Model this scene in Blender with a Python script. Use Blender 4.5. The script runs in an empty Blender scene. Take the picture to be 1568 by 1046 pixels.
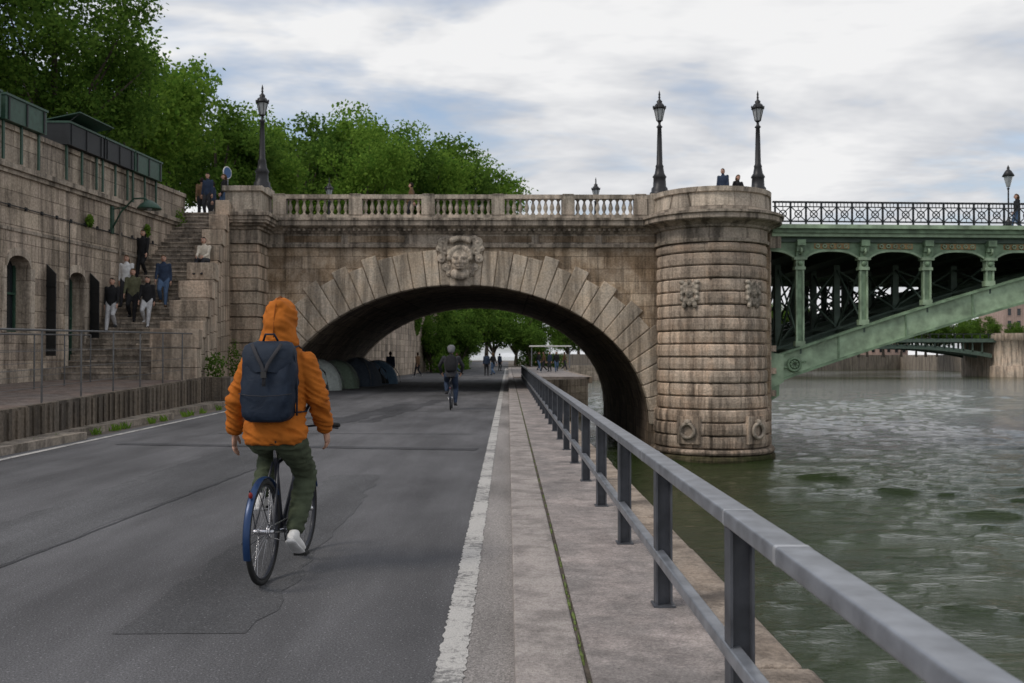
import bpy, math, random
import numpy as np
from mathutils import Vector, Matrix, noise as mn
random.seed(7); rng=np.random.default_rng(7)
S=bpy.context.scene; COL=S.collection
F=1524.0
def PX(px,Y): return (px-778)/F*Y
def PZ(py,Y): return 1.5+(545-py)/F*Y
# ---------------------------------------------------------------- materials
class NT:
    def __init__(s,name):
        s.m=bpy.data.materials.new(name); s.m.use_nodes=True; s.t=s.m.node_tree; s.b=s.t.nodes['Principled BSDF']
        s.out=s.t.nodes['Material Output']
    def n(s,ty,**k):
        x=s.t.nodes.new(ty)
        for a,b in k.items(): setattr(x,a,b)
        return x
    def l(s,a,b): s.t.links.new(a,b)
    def setin(s,sock,v):
        if hasattr(v,'links') or isinstance(v,bpy.types.NodeSocket): s.l(v,sock)
        else: sock.default_value=v
    def math(s,op,a,b=0.0,c=None):
        x=s.n('ShaderNodeMath',operation=op); s.setin(x.inputs[0],a); s.setin(x.inputs[1],b)
        if c is not None: s.setin(x.inputs[2],c)
        return x.outputs[0]
    def mr(s,v,a,b,c,d):
        x=s.n('ShaderNodeMapRange'); s.l(v,x.inputs[0])
        for i,q in enumerate((a,b,c,d)): x.inputs[i+1].default_value=q
        return x.outputs[0]
    def obj(s): 
        return s.n('ShaderNodeTexCoord').outputs['Object']
    def mapv(s,v,sc):
        x=s.n('ShaderNodeMapping'); s.l(v,x.inputs[0]); x.inputs['Scale'].default_value=sc; return x.outputs[0]
    def noise(s,v,scale,detail=4,rough=.55,dist=0):
        x=s.n('ShaderNodeTexNoise'); s.l(v,x.inputs['Vector']); x.inputs['Scale'].default_value=scale
        x.inputs['Detail'].default_value=min(detail,5); x.inputs['Roughness'].default_value=rough; x.inputs['Distortion'].default_value=dist
        return x.outputs[0]
    def mixc(s,f,a,b,bt='MIX'):
        x=s.n('ShaderNodeMix',data_type='RGBA',blend_type=bt)
        s.setin(x.inputs[0],f)
        for sock,v in ((x.inputs[6],a),(x.inputs[7],b)):
            if isinstance(v,bpy.types.NodeSocket): s.l(v,sock)
            else: sock.default_value=(v[0],v[1],v[2],1)
        return x.outputs[2]
    def scale(s,c,v):
        x=s.n('ShaderNodeVectorMath',operation='SCALE')
        if isinstance(c,bpy.types.NodeSocket): s.l(c,x.inputs[0])
        else: x.inputs[0].default_value=c[:3]
        s.setin(x.inputs['Scale'],v); return x.outputs[0]
    def bump(s,h,strength=.3,dist=.02,prev=None):
        x=s.n('ShaderNodeBump'); s.l(h,x.inputs['Height']); x.inputs['Strength'].default_value=strength; x.inputs['Distance'].default_value=dist
        if prev is not None: s.l(prev,x.inputs['Normal'])
        return x.outputs[0]
    def fin(s,col=None,rough=.8,nrm=None,metal=0,spec=.3):
        if col is not None:
            if isinstance(col,bpy.types.NodeSocket): s.l(col,s.b.inputs['Base Color'])
            else: s.b.inputs['Base Color'].default_value=(*col[:3],1)
        s.setin(s.b.inputs['Roughness'],rough); s.b.inputs['Metallic'].default_value=metal
        s.b.inputs['Specular IOR Level'].default_value=spec
        if nrm is not None: s.l(nrm,s.b.inputs['Normal'])
        return s.m
def stone(name,base,alt=None,brick=None,island=0,stain=.4,bump=.6,fine=14,weather=False):
    t=NT(name); o=t.obj()
    n1=t.noise(o,.7,5,.7); n2=t.noise(o,fine,3,.7); st=t.noise(t.mapv(o,(2.3,2.3,.2)),1.0,4,.7)
    v=t.math('MULTIPLY',t.mr(n1,.34,.62,1-stain,1.15),t.mr(st,.40,.57,1-stain*1.1,1.14))
    v=t.math('MULTIPLY',v,t.mr(n2,.3,.7,.68,1.24))
    if island:
        g=t.n('ShaderNodeNewGeometry').outputs['Random Per Island']
        v=t.math('MULTIPLY',v,t.mr(g,0,1,1-island,1+island))
    if weather or brick:
        sp=t.n('ShaderNodeSeparateXYZ'); t.l(o,sp.inputs[0])
    if weather:
        wz=t.math('ADD',sp.outputs[2],t.math('MULTIPLY',t.math('SUBTRACT',st,.5),7.0))
        v=t.math('MULTIPLY',v,t.mr(wz,-2.6,.4,.45,1)); v=t.math('MULTIPLY',v,t.mr(wz,6.5,4.6,.58,1))
    c=t.mixc(t.mr(n1,.42,.58,0,1),base,alt or tuple(x*.75 for x in base))
    nr=None
    if brick:
        cb=t.n('ShaderNodeCombineXYZ')
        t.l(t.math('ADD',sp.outputs[0],sp.outputs[1]),cb.inputs[0]); t.l(sp.outputs[2],cb.inputs[1])
        b=t.n('ShaderNodeTexBrick'); t.l(cb.outputs[0],b.inputs['Vector'])
        b.inputs['Scale'].default_value=1; b.inputs['Brick Width'].default_value=brick[0]; b.inputs['Row Height'].default_value=brick[1]
        b.inputs['Mortar Size'].default_value=.012; b.inputs['Mortar Smooth'].default_value=.3
        b.inputs['Color1'].default_value=(.72,.70,.68,1); b.inputs['Color2'].default_value=(1.2,1.17,1.12,1); b.inputs['Mortar'].default_value=(.45,.42,.39,1)
        c=t.mixc(1.0,c,b.outputs['Color'],'MULTIPLY')
        nr=t.bump(t.math('SUBTRACT',1.0,b.outputs['Fac']),.6,.03)
    c=t.scale(c,v)
    nr=t.bump(n2,bump,.04,nr)
    return t.fin(c,.9,nr,spec=.2)
def plain(name,c,rough=.6,metal=0,var=.15,sc=8,bump=.1,spec=.4):
    t=NT(name); o=t.obj(); n=t.noise(o,sc,3); 
    return t.fin(t.scale(c,t.mr(n,.3,.7,1-var,1+var)),rough,t.bump(n,bump,.01) if bump>.01 else None,metal,spec)
M={}
M['ring']=stone('stone_voussoir',(.60,.515,.415),(.45,.365,.275),island=.18,stain=.42,weather=False)
M['span']=stone('stone_spandrel',(.50,.37,.25),(.56,.46,.355),brick=(1.35,.5),stain=.5,weather=True)
M['pier']=stone('stone_pier',(.62,.505,.40),(.47,.355,.265),island=.22,stain=.45,weather=True)
M['quoin']=stone('stone_quoin',(.58,.48,.375),(.45,.35,.265),island=.2,stain=.45)
M['corn']=stone('stone_cornice',(.50,.43,.35),(.34,.285,.23),stain=.58)
M['bal']=stone('stone_balustrade',(.56,.49,.40),(.44,.37,.30),stain=.45)
M['pale']=stone('stone_pale',(.60,.53,.45),(.46,.395,.33),brick=(1.3,.9),stain=.4)
M['algae']=stone('stone_algae',(.05,.055,.02),(.10,.085,.05),stain=.4)
M['wall']=stone('stone_quay_wall',(.58,.49,.395),(.43,.36,.30),brick=(1.15,.46),stain=.46)
M['wallp']=stone('stone_parapet',(.50,.43,.355),(.37,.32,.27),brick=(1.6,1.2),stain=.48)
M['step']=stone('stone_steps',(.36,.31,.25),(.25,.215,.18),stain=.4)
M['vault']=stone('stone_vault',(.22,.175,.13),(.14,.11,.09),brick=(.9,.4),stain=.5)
M['joint']=stone('stone_joint',(.12,.10,.08),stain=.3)
M['coping']=stone('stone_coping',(.44,.365,.30),(.31,.25,.20),island=.12,stain=.38,fine=40)
M['kerb']=stone('stone_kerb',(.40,.36,.335),(.33,.295,.275),island=.08,stain=.24,fine=70)
def paving():
    t=NT('pavement'); o=t.obj(); a=t.noise(o,1.3,5,.7); b=t.noise(o,80,3,.7); c=t.noise(o,6,5,.75)
    col=t.mixc(t.mr(a,.38,.60,0,1),(.35,.305,.285),(.22,.2,.19))
    col=t.scale(col,t.math('MULTIPLY',t.mr(b,.3,.7,.62,1.36),t.mr(c,.32,.68,.7,1.24)))
    return t.fin(col,.9,t.bump(b,.6,.006),spec=.2)
M['pave']=paving()
def asphalt(name,base,speck=1.2):
    t=NT(name); o=t.obj(); a=t.noise(t.mapv(o,(1,.35,1)),.55,5,.6); b=t.noise(o,95,3,.8); d=t.noise(t.mapv(o,(1,.1,1)),2.0,3)
    v=t.math('MULTIPLY',t.mr(a,.34,.66,.66,1.28),t.mr(b,.30,.70,.34,1.74)); v=t.math('MULTIPLY',v,t.mr(d,.35,.65,.82,1.16))
    sp=t.noise(o,70,0); v=t.math('ADD',v,t.mr(sp,.72,.78,0,speck))
    return t.fin(t.scale(base,v),.88,t.bump(b,.7,.006),spec=.25)
M['road']=asphalt('asphalt',(.098,.097,.101))
M['patch']=asphalt('asphalt_patch',(.060,.060,.064))
M['patch2']=asphalt('asphalt_patch_light',(.12,.118,.12)); M['patch3']=asphalt('asphalt_wear',(.080,.080,.083))
M['gutter']=asphalt('gutter_concrete',(.25,.232,.22),.6)
def paint():
    t=NT('white_paint'); o=t.obj(); a=t.noise(o,24,5,.8); b=t.noise(o,2.0,2); c=t.noise(o,110,2,.7)
    f=t.mr(t.math('ADD',a,t.math('MULTIPLY',b,.6)),.79,.93,1,0)
    col=t.mixc(f,(.19,.185,.18),(.48,.465,.44)); return t.fin(t.scale(col,t.mr(c,.3,.7,.66,1.2)),.8,t.bump(a,.3,.004))
M['paint']=paint()
M['moss']=plain('moss',(.09,.12,.03),.95,var=.6,sc=30)
M['steel']=plain('railing_paint',(.20,.212,.235),.36,.3,var=.3,sc=9,bump=.08,spec=.5)
M['steeld']=plain('post_paint',(.075,.08,.092),.5,.2,var=.3)
M['fencem']=plain('fence_steel',(.12,.12,.12),.5,.3,var=.2,bump=0)
M['bolt']=plain('joint_sleeve',(.42,.43,.45),.4,.5)
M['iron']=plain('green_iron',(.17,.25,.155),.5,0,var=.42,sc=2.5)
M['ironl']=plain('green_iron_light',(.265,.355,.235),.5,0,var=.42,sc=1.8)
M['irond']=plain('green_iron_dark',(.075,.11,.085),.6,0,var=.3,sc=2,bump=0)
M['rust']=plain('frieze_ornament',(.30,.20,.09),.6,var=.4,sc=5)
M['black']=plain('black_iron',(.02,.023,.026),.4,.2,bump=0)
M['lampm']=plain('lamp_bronze',(.028,.028,.03),.45,.3)
M['glass']=plain('lamp_glass',(.35,.37,.38),.15,0,spec=.6)
M['dgreen']=plain('box_green',(.03,.075,.05),.5,var=.25)
M['dblack']=plain('box_black',(.02,.022,.024),.6)
M['win']=plain('window_dark',(.02,.024,.028),.15,spec=.6)
M['wood']=stone('weathered_planks',(.19,.16,.13),(.12,.105,.09),brick=(.32,3.0),stain=.3)
M['deckw']=stone('terrace_paving',(.23,.17,.14),(.16,.135,.12),stain=.3)
M['white']=plain('white_shoe',(.75,.74,.72),.6)
M['skin']=plain('skin',(.50,.29,.21),.55,var=.06)
M['soil']=plain('ground',(.12,.10,.08),.95,var=.4,sc=.5)
M['roof']=plain('zinc_roof',(.16,.18,.21),.5)
M['facade']=stone('facade_cream',(.48,.42,.35),stain=.15); M['facadep']=stone('facade_pink',(.46,.34,.29),stain=.15)
def cloth(name,c,rough=.85,bsc=9,bst=.35):
    if name in M: return M[name]
    t=NT(name); o=t.obj(); n=t.noise(o,bsc,4,.5,.6)
    M[name]=t.fin(t.scale(c,t.mr(n,.3,.7,.78,1.15)),rough,t.bump(n,bst,.03),spec=.2); return M[name]
def leafm(name,a,b):
    t=NT(name); g=t.n('ShaderNodeNewGeometry').outputs['Random Per Island']
    c=t.mixc(g,a,b); df=t.n('ShaderNodeBsdfDiffuse'); t.l(c,df.inputs[0])
    tr=t.n('ShaderNodeBsdfTranslucent'); t.l(t.scale(c,1.4),tr.inputs[0]); mx=t.n('ShaderNodeMixShader'); mx.inputs[0].default_value=.42
    t.l(df.outputs[0],mx.inputs[1]); t.l(tr.outputs[0],mx.inputs[2]); t.l(mx.outputs[0],t.out.inputs[0]); t.t.nodes.remove(t.b); return t.m
M['leaf']=leafm('leaves',(.07,.15,.022),(.18,.28,.045)); M['leafd']=leafm('leaves_dark',(.045,.10,.018),(.13,.215,.038))
M['bark']=stone('bark',(.15,.125,.1),stain=.4)
# ---------------------------------------------------------------- mesh builder
class MB:
    def __init__(s): s.v=[];s.f=[];s.m=[];s.s=[];s.mats=[]
    def mi(s,k):
        m=M[k] if isinstance(k,str) else k
        if m not in s.mats: s.mats.append(m)
        return s.mats.index(m)
    def add(s,vs,fs,mat,smooth=False,X=None):
        o=len(s.v); i=s.mi(mat)
        if X is not None: vs=[X@Vector(p) for p in vs]
        s.v+= [tuple(p) for p in vs]
        for f in fs: s.f.append(tuple(o+k for k in f)); s.m.append(i); s.s.append(smooth)
    def box(s,x0,x1,y0,y1,z0,z1,mat,X=None):
        vs=[(x,y,z) for z in (z0,z1) for y in (y0,y1) for x in (x0,x1)]
        s.add(vs,[(0,2,3,1),(4,5,7,6),(0,1,5,4),(2,6,7,3),(0,4,6,2),(1,3,7,5)],mat,False,X)
    def hexa(s,b,t,mat):
        s.add(list(b)+list(t),[(3,2,1,0),(4,5,6,7),(0,1,5,4),(1,2,6,5),(2,3,7,6),(3,0,4,7)],mat)
    def loft(s,pts,rad,mat,n=12,side=(1,0,0),cap=True,smooth=True,X=None):
        pts=[Vector(p) for p in pts]; vs=[];fs=[]; side=Vector(side)
        for i,p in enumerate(pts):
            t=(pts[min(i+1,len(pts)-1)]-pts[max(i-1,0)])
            if t.length<1e-9: t=Vector((0,0,1))
            t.normalize(); sd=side
            if abs(t.dot(sd))>.97: sd=Vector((0,1,0)) if abs(t.y)<.9 else Vector((0,0,1))
            u=(sd-t*sd.dot(t)).normalized(); w=t.cross(u); r=rad[i]
            a,b=(r if isinstance(r,(tuple,list)) else (r,r))
            for k in range(n):
                an=2*math.pi*k/n; vs.append(p+u*a*math.cos(an)+w*b*math.sin(an))
        for i in range(len(pts)-1):
            for k in range(n):
                k2=(k+1)%n; fs.append((i*n+k,i*n+k2,(i+1)*n+k2,(i+1)*n+k))
        if cap: fs.append(tuple(range(n))[::-1]); fs.append(tuple((len(pts)-1)*n+k for k in range(n)))
        s.add(vs,fs,mat,smooth,X)
    def cap(s,p0,p1,r0,r1,mat,n=12,X=None,side=(1,0,0)):
        p0=Vector(p0);p1=Vector(p1); d=(p1-p0); L=d.length; d=d.normalized() if L>0 else Vector((0,0,1))
        P=[];R=[]
        for a in (-80,-55,-28,0): P.append(p0+d*r0*math.sin(math.radians(a))); R.append(r0*math.cos(math.radians(a)))
        for a in (0,28,55,80): P.append(p1+d*r1*math.sin(math.radians(a))); R.append(r1*math.cos(math.radians(a)))
        s.loft(P,R,mat,n,side,True,True,X)
    def ell(s,c,r,mat,n=14,X=None):
        c=Vector(c); P=[];R=[]
        for i in range(n//2+1):
            a=-math.pi/2+math.pi*i/(n//2); P.append(c+Vector((0,0,r[2]*math.sin(a)))); q=max(math.cos(a),.02); R.append((r[0]*q,r[1]*q))
        s.loft(P,R,mat,n,(1,0,0),True,True,X)
    def lathe(s,prof,mat,c=(0,0,0),n=16,a0=0,a1=2*math.pi,sy=1.0,smooth=True,X=None):
        full=abs(a1-a0-2*math.pi)<1e-6; m=n if full else n+1; vs=[];fs=[]
        for (r,z) in prof:
            for k in range(m):
                a=a0+(a1-a0)*k/n; vs.append((c[0]+r*math.cos(a),c[1]+r*sy*math.sin(a),c[2]+z))
        for i in range(len(prof)-1):
            for k in range(n):
                k2=(k+1)%m if full else k+1
                fs.append((i*m+k,i*m+k2,(i+1)*m+k2,(i+1)*m+k))
        s.add(vs,fs,mat,smooth,X)
    def torus(s,c,R,r,mat,n=32,k=8,axis='x',X=None,arc=(0,2*math.pi)):
        vs=[];fs=[];full=abs(arc[1]-arc[0]-2*math.pi)<1e-6; m=n if full else n+1
        rr=r if isinstance(r,tuple) else (r,r)
        for i in range(m):
            a=arc[0]+(arc[1]-arc[0])*i/n
            for j in range(k):
                b=2*math.pi*j/k; q=R+rr[0]*math.cos(b); w=rr[1]*math.sin(b)
                if axis=='x': p=(w,q*math.cos(a),q*math.sin(a))
                elif axis=='y': p=(q*math.cos(a),w,q*math.sin(a))
                else: p=(q*math.cos(a),q*math.sin(a),w)
                vs.append((c[0]+p[0],c[1]+p[1],c[2]+p[2]))
        for i in range(n):
            i2=(i+1)%m if full else i+1
            for j in range(k): fs.append((i*k+j,i2*k+j,i2*k+(j+1)%k,i*k+(j+1)%k))
        s.add(vs,fs,mat,True,X)
    def obj(s,name,parent=None,bevel=0,loc=None,rot=None):
        me=bpy.data.meshes.new(name); me.from_pydata(s.v,[],s.f)
        for m in s.mats: me.materials.append(m)
        me.polygons.foreach_set('material_index',s.m); me.polygons.foreach_set('use_smooth',s.s); me.update()
        return place(name,me,parent,bevel,loc,rot)
def place(name,me,parent=None,bevel=0,loc=None,rot=None,scale=None):
    o=bpy.data.objects.new(name,me); COL.objects.link(o)
    if parent: o.parent=parent
    if bevel:
        b=o.modifiers.new('bevel','BEVEL'); b.width=bevel; b.segments=2; b.limit_method='ANGLE'; b.angle_limit=math.radians(50)
    if loc: o.location=loc
    if rot: o.rotation_euler=rot
    if scale: o.scale=scale
    return o
def empty(name,loc=(0,0,0)):
    o=bpy.data.objects.new(name,None); o.location=loc; COL.objects.link(o); return o
def remesh(mb,voxel,smooth=3):
    me=bpy.data.meshes.new('tmp'); me.from_pydata(mb.v,[],mb.f); o=bpy.data.objects.new('tmp',me); COL.objects.link(o)
    r=o.modifiers.new('r','REMESH'); r.mode='VOXEL'; r.voxel_size=voxel
    sm=o.modifiers.new('s','SMOOTH'); sm.factor=.5; sm.iterations=smooth
    dg=bpy.context.evaluated_depsgraph_get(); ev=o.evaluated_get(dg); m2=bpy.data.meshes.new_from_object(ev)
    v=np.empty(len(m2.vertices)*3); m2.vertices.foreach_get('co',v); v=v.reshape(-1,3)
    nn=np.empty(len(m2.vertices)*3); m2.vertices.foreach_get('normal',nn); nn=nn.reshape(-1,3)
    f=[tuple(p.vertices) for p in m2.polygons]
    bpy.data.objects.remove(o); bpy.data.meshes.remove(me); bpy.data.meshes.remove(m2)
    return v,f,nn
# ---------------------------------------------------------------- ground, road, water
WZ=-2.5
mb=MB(); mb.box(-3000,3000,-300,4000,-6.2,-6,'soil'); mb.obj('riverbed')
mb=MB()
vs=[(-60,-12),(1.05,-12),(1.05,62),(5.3,66),(5.6,150),(30,190),(60,260),(-60,400)]
def poly(mb,pts,z0,z1,mt,ms):
    n=len(pts); mb.add([(x,y,z1) for x,y in pts],[tuple(range(n))],mt)
    mb.add([(x,y,z0) for x,y in pts]+[(x,y,z1) for x,y in pts],[(i,(i+1)%n,n+(i+1)%n,n+i) for i in range(n)],ms)
poly(mb,vs,-4,-.012,'soil','wall'); mb.obj('ground')
mb=MB(); mb.add([(-7.05,-10,0),(.03,-10,0),(.03,260,0),(-30,260,0),(-9.3,60,0),(-8.3,45,0)],[(0,1,2,3,4,5)],'road'); 
mb.obj('road')
mb=MB()
def strip(mb,pts,w,z,mat):
    for (a,b) in zip(pts,pts[1:]):
        mb.add([(a[0]-w/2,a[1],z),(a[0]+w/2,a[1],z),(b[0]+w/2,b[1],z),(b[0]-w/2,b[1],z)],[(0,1,2,3)],mat)
def ragged(mb,x,w,ya,yb,z,mat,st=.05,j=.012):
    L=[];y=ya
    while y<yb:
        L.append(((x-w/2+random.uniform(-j,j),y,z),(x+w/2+random.uniform(-j,j),y,z))); y+=st
    vs=[p for q in L for p in q]; mb.add(vs,[(2*i,2*i+1,2*i+3,2*i+2) for i in range(len(L)-1)],mat)
ragged(mb,-.275,.14,2,30,.008,'paint',.035,.009); strip(mb,[(-.275,29.95),(-.275,120)],.14,.008,'paint')
strip(mb,[(-7.1,-5),(-7.3,14.3),(-7.6,26.9),(-8.2,44),(-9,60)],.12,.008,'paint')
mb.obj('road_marking')
mb=MB(); ragged(mb,-.085,.25,-5,60,.004,'gutter',.3,.006); strip(mb,[(-.085,59.7),(-.085,120)],.24,.004,'gutter'); mb.obj('gutter')
mb=MB()
def band(p0,p1,w0,w1,z,n,mat='patch',j=.03):
    vs=[]
    for i in range(n+1):
        t=i/n; x=p0[0]+(p1[0]-p0[0])*t; y=p0[1]+(p1[1]-p0[1])*t; w=w0+(w1-w0)*t
        d=Vector((p1[0]-p0[0],p1[1]-p0[1],0)).normalized(); nx_,ny_=-d.y,d.x
        a=w/2+random.uniform(-j,j); b=w/2+random.uniform(-j,j)
        vs+=[(x+nx_*a,y+ny_*a,z),(x-nx_*b,y-ny_*b,z)]
    mb.add(vs,[(2*i,2*i+1,2*i+3,2*i+2) for i in range(n)],mat)
band((-6.6,17.0),(-.5,15.95),.34,.34,.0065,40)
band((-5.6,19.3),(-.6,19.1),.05,.05,.005,30,j=.01)
band((-4.1,6.6),(-3.9,15.9),.9,1.3,.003,40,'patch3',.05)
band((-3.62,6.6),(-3.25,15.9),.03,.03,.0045,60,j=.008)
band((-3.9,22),(-3.0,31),.5,.9,.005,24,j=.12); band((-3.2,22.5),(-2.3,34),.35,.5,.0055,24,j=.1); band((-4.9,24),(-3.8,24),.8,.6,.006,8,j=.12)
band((-8.0,36.3),(-.5,36.3),.5,.5,.005,20,'patch2'); band((-7.4,27),(-.5,27),.06,.06,.005,20,j=.012)
band((-1.75,5.4),(-1.9,12.6),.75,.6,.003,30,'patch3',.05)
mb.obj('asphalt_repair')
mb=MB(); y=-4
while y<120:
    L=1.0; mb.box(.03,.335,y+.004,y+L-.004,-.05,.12+random.uniform(-.003,.003),'kerb'); y+=L
mb.obj('kerb',bevel=.012)
mb=MB(); mb.box(.36,1.05,-5,62,-.02,.118,'pave'); mb.box(.335,.36,-5,62,-.02,.108,'joint'); mb.box(.36,5.4,66,120,-.02,.115,'pave'); mb.obj('pavement')
mb=MB(); 
y=-4
while y<40:
    L=random.uniform(.05,.3); w=random.uniform(.004,.013); c=.347+random.uniform(-.006,.006)
    mb.loft([(c,y,.106),(c+random.uniform(-.004,.004),y+L/2,.112),(c,y+L,.106)],[(w*.5,.004),(w,.007),(w*.4,.004)],'moss',6)
    y+=L+random.choice([0,.02,.05,.2,.4])
mb.obj('moss')
mb=MB(); y=-4
while y<62:
    L=random.uniform(1.2,1.6); d=random.uniform(-.03,.02)
    mb.box(1.05,1.34+d,y+.008,y+L-.008,-.35,.125+random.uniform(-.008,.004),'coping'); y+=L
y=66
while y<110: mb.box(5.2,5.6,y,y+1.5,-.3,.12,'coping'); y+=1.51
mb.obj('quay_coping',bevel=.03)
def weeds(name,spots,sz=.1,n=26):
    mb=MB()
    for (x,y,z) in spots:
        for i in range(n):
            a=random.uniform(0,6.28); l=sz*random.uniform(.4,1.2); dx,dy=math.cos(a)*l*.6,math.sin(a)*l*.6
            w=.012; bx,by=x+random.uniform(-.06,.06),y+random.uniform(-.15,.15)
            mb.add([(bx-w,by,z),(bx+w,by,z),(bx+dx*.6+w,by+dy*.6,z+l*.7),(bx+dx,by+dy,z+l)],[(0,1,2),(0,2,3)],'leaf')
    mb.obj(name)
weeds('weeds',[(-7.72-.02*i,11+i*1.1+random.uniform(-.5,.5),0) for i in range(16)],.14)
# water
xs=np.concatenate([np.arange(1.0,30,.14),np.arange(30,70,.5)]); ys=np.concatenate([np.arange(1,50,.13),np.arange(50,130,.5)])
Xg,Yg=np.meshgrid(xs,ys); Z=np.zeros_like(Xg)
for i in range(60):
    lam=.5*(9**rng.random()); th=rng.normal(math.pi/2+.15,.6); k=2*math.pi/lam; A=.0038*lam**.9
    Z+=A*np.sin(k*(Xg*math.cos(th)+Yg*math.sin(th))+rng.random()*6.28+.8*np.sin(.31*Xg+i)+.8*np.sin(.27*Yg+i*2))
mod=.75+.5*np.sin(Xg*.23+1+.4*np.sin(Yg*.19))*np.sin(Yg*.17+.5)
mod=mod*np.where(Yg<60,.5+.5*np.clip((Xg-3)/8,0,1),1)
Z=Z*mod*np.clip((130-Yg)/60,0,1)*np.clip((70-Xg)/20,0,1)
nx=len(xs); ny=len(ys)
V=np.stack([Xg,Yg,Z+WZ],-1).reshape(-1,3)
idx=np.arange(nx*ny).reshape(ny,nx); Q=np.stack([idx[:-1,:-1],idx[:-1,1:],idx[1:,1:],idx[1:,:-1]],-1).reshape(-1,4)
me=bpy.data.meshes.new('river'); base=len(V)
x1,y1=float(xs[-1]),float(ys[-1])
ext=[(x1,1,WZ),(3000,1,WZ),(3000,y1,WZ),(x1,y1,WZ),(1,y1,WZ),(-40,y1,WZ),(-400,4000,WZ),(3000,4000,WZ),(1,-100,WZ),(3000,-100,WZ),(1,1,WZ)]
faces=Q.tolist()+[[base+0,base+1,base+2,base+3],[base+5,base+4,base+3,base+2,base+7,base+6],[base+8,base+9,base+1,base+0,base+10]]
me.from_pydata(V.tolist()+ext,[],faces); me.polygons.foreach_set('use_smooth',[True]*len(faces))
t=NT('river_water'); o=t.obj(); a=t.noise(t.mapv(o,(1,2.2,1)),2.6,5,.6,.6); b=t.noise(t.mapv(o,(.5,1,1)),.25,2)
nr=t.bump(a,.9,.085)
t.fin(t.mixc(t.mr(b,.4,.6,0,1),(.018,.030,.009),(.028,.042,.014)),.05,nr,spec=.42); t.b.inputs['IOR'].default_value=1.33
me.materials.append(t.m); place('river',me)
# ---------------------------------------------------------------- stone bridge
BR=empty('stone_arch_bridge')
CX,CZ,A,B=-1.92,-1.26,7.66,5.64; D0,D1=40.0,60.0; TOPZ=6.95
PCX,PR=8.15,2.15
def ar(t,off=0):
    n=Vector((math.cos(t)/A,math.sin(t)/B)).normalized()
    return CX+A*math.cos(t)+n.x*off, CZ+B*math.sin(t)+n.y*off
mb=MB(); n=72
for y,fl in ((D0,0),(D1,1)):
    for i in range(n):
        p=ar(math.pi*i/n); q=ar(math.pi*(i+1)/n)
        mb.add([(p[0],y,p[1]),(q[0],y,q[1]),(q[0],y,TOPZ),(p[0],y,TOPZ)],[(0,1,2,3)],'span')
    mb.add([(-30,y,-4),(CX-A,y,-4),(CX-A,y,TOPZ),(-30,y,TOPZ)],[(0,1,2,3)],'span')
    mb.add([(CX+A,y,-4),(10.55,y,-4),(10.55,y,TOPZ),(CX+A,y,TOPZ)],[(0,1,2,3)],'span')
mb.add([(10.55,D0,-4),(10.55,D1,-4),(10.55,D1,TOPZ),(10.55,D0,TOPZ)],[(0,1,2,3)],'pier')
mb.add([(-30,D0,TOPZ),(10.6,D0,TOPZ),(10.6,D1,TOPZ),(-30,D1,TOPZ)],[(0,1,2,3)],'road')
mb.obj('spandrel_walls',BR)
mb=MB()
for i in range(n):
    p=ar(math.pi*i/n); q=ar(math.pi*(i+1)/n)
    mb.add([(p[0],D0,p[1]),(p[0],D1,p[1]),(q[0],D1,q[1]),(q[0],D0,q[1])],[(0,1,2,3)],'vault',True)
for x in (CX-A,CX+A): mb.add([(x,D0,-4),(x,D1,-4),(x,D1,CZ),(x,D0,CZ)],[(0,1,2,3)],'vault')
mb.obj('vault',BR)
mb=MB()
ts=np.linspace(0,math.pi,2001); pts=np.array([ar(t) for t in ts]); sl=np.concatenate([[0],np.cumsum(np.linalg.norm(np.diff(pts,axis=0),axis=1))])
NV=39
for y0,y1 in ((D0-.07,D0+.5),(D1-.5,D1+.07)):
  for i in range(NV):
    s0=sl[-1]*i/NV+.012; s1=sl[-1]*(i+1)/NV-.012; t0=np.interp(s0,sl,ts); t1=np.interp(s1,sl,ts)
    L=1.40+(.20 if i%2 else -.08)*(abs(i-19)>5)+random.uniform(-.03,.03)+.12*abs(math.cos((t0+t1)/2))
    P=[ar(t0,-.02),ar(t1,-.02),ar(t1,L),ar(t0,L)]
    P=[(px,min(pz,5.83)) for px,pz in P]
    pr=random.uniform(0,.03); ya=y0-(pr if y0<50 else 0); yb=y1+(pr if y0>50 else 0)
    mb.hexa([(P[0][0],ya,P[0][1]),(P[1][0],ya,P[1][1]),(P[1][0],yb,P[1][1]),(P[0][0],yb,P[0][1])],[(P[3][0],ya,P[3][1]),(P[2][0],ya,P[2][1]),(P[2][0],yb,P[2][1]),(P[3][0],yb,P[3][1])],'ring')
mb.obj('voussoirs',BR,bevel=.035)
CP=[(0,5.84),(.10,5.86),(.12,5.97),(.05,6.0),(.05,6.38),(.12,6.42),(.16,6.5),(.3,6.6),(.46,6.66),(.5,6.7),(.5,6.86),(.56,6.9),(.56,6.99),(.0,7.0)]
mb=MB()
def extr(x0,x1,y,sg,prof,mat):
    vs=[(x,y+sg*o_,z) for x in (x0,x1) for o_,z in prof]; m=len(prof)
    mb.add(vs,[(k,k+1,m+k+1,m+k) for k in range(m-1)],mat)
    mb.add(vs,[tuple(range(m)),tuple(range(m,2*m))],mat)
extr(-9.8,6.3,D0,-1,CP,'corn'); extr(-30,10.5,D1,1,CP,'corn')
mb.lathe([(PR+o_*1.25,z) for o_,z in CP],'corn',(PCX,D0,0),40,math.pi,2*math.pi,1.08,False)
mb.lathe([(PR+o_*1.25,z) for o_,z in CP],'corn',(PCX,D1,0),24,0,math.pi,1.08,False)
mb.add([(PCX+PR+.7,D0,6.99),(PCX+PR+.7,D0,5.84),(PCX+PR,D0+.01,5.84),(PCX-PR-.7,D0,6.99)],[(0,1,2,3)],'corn')
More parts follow.
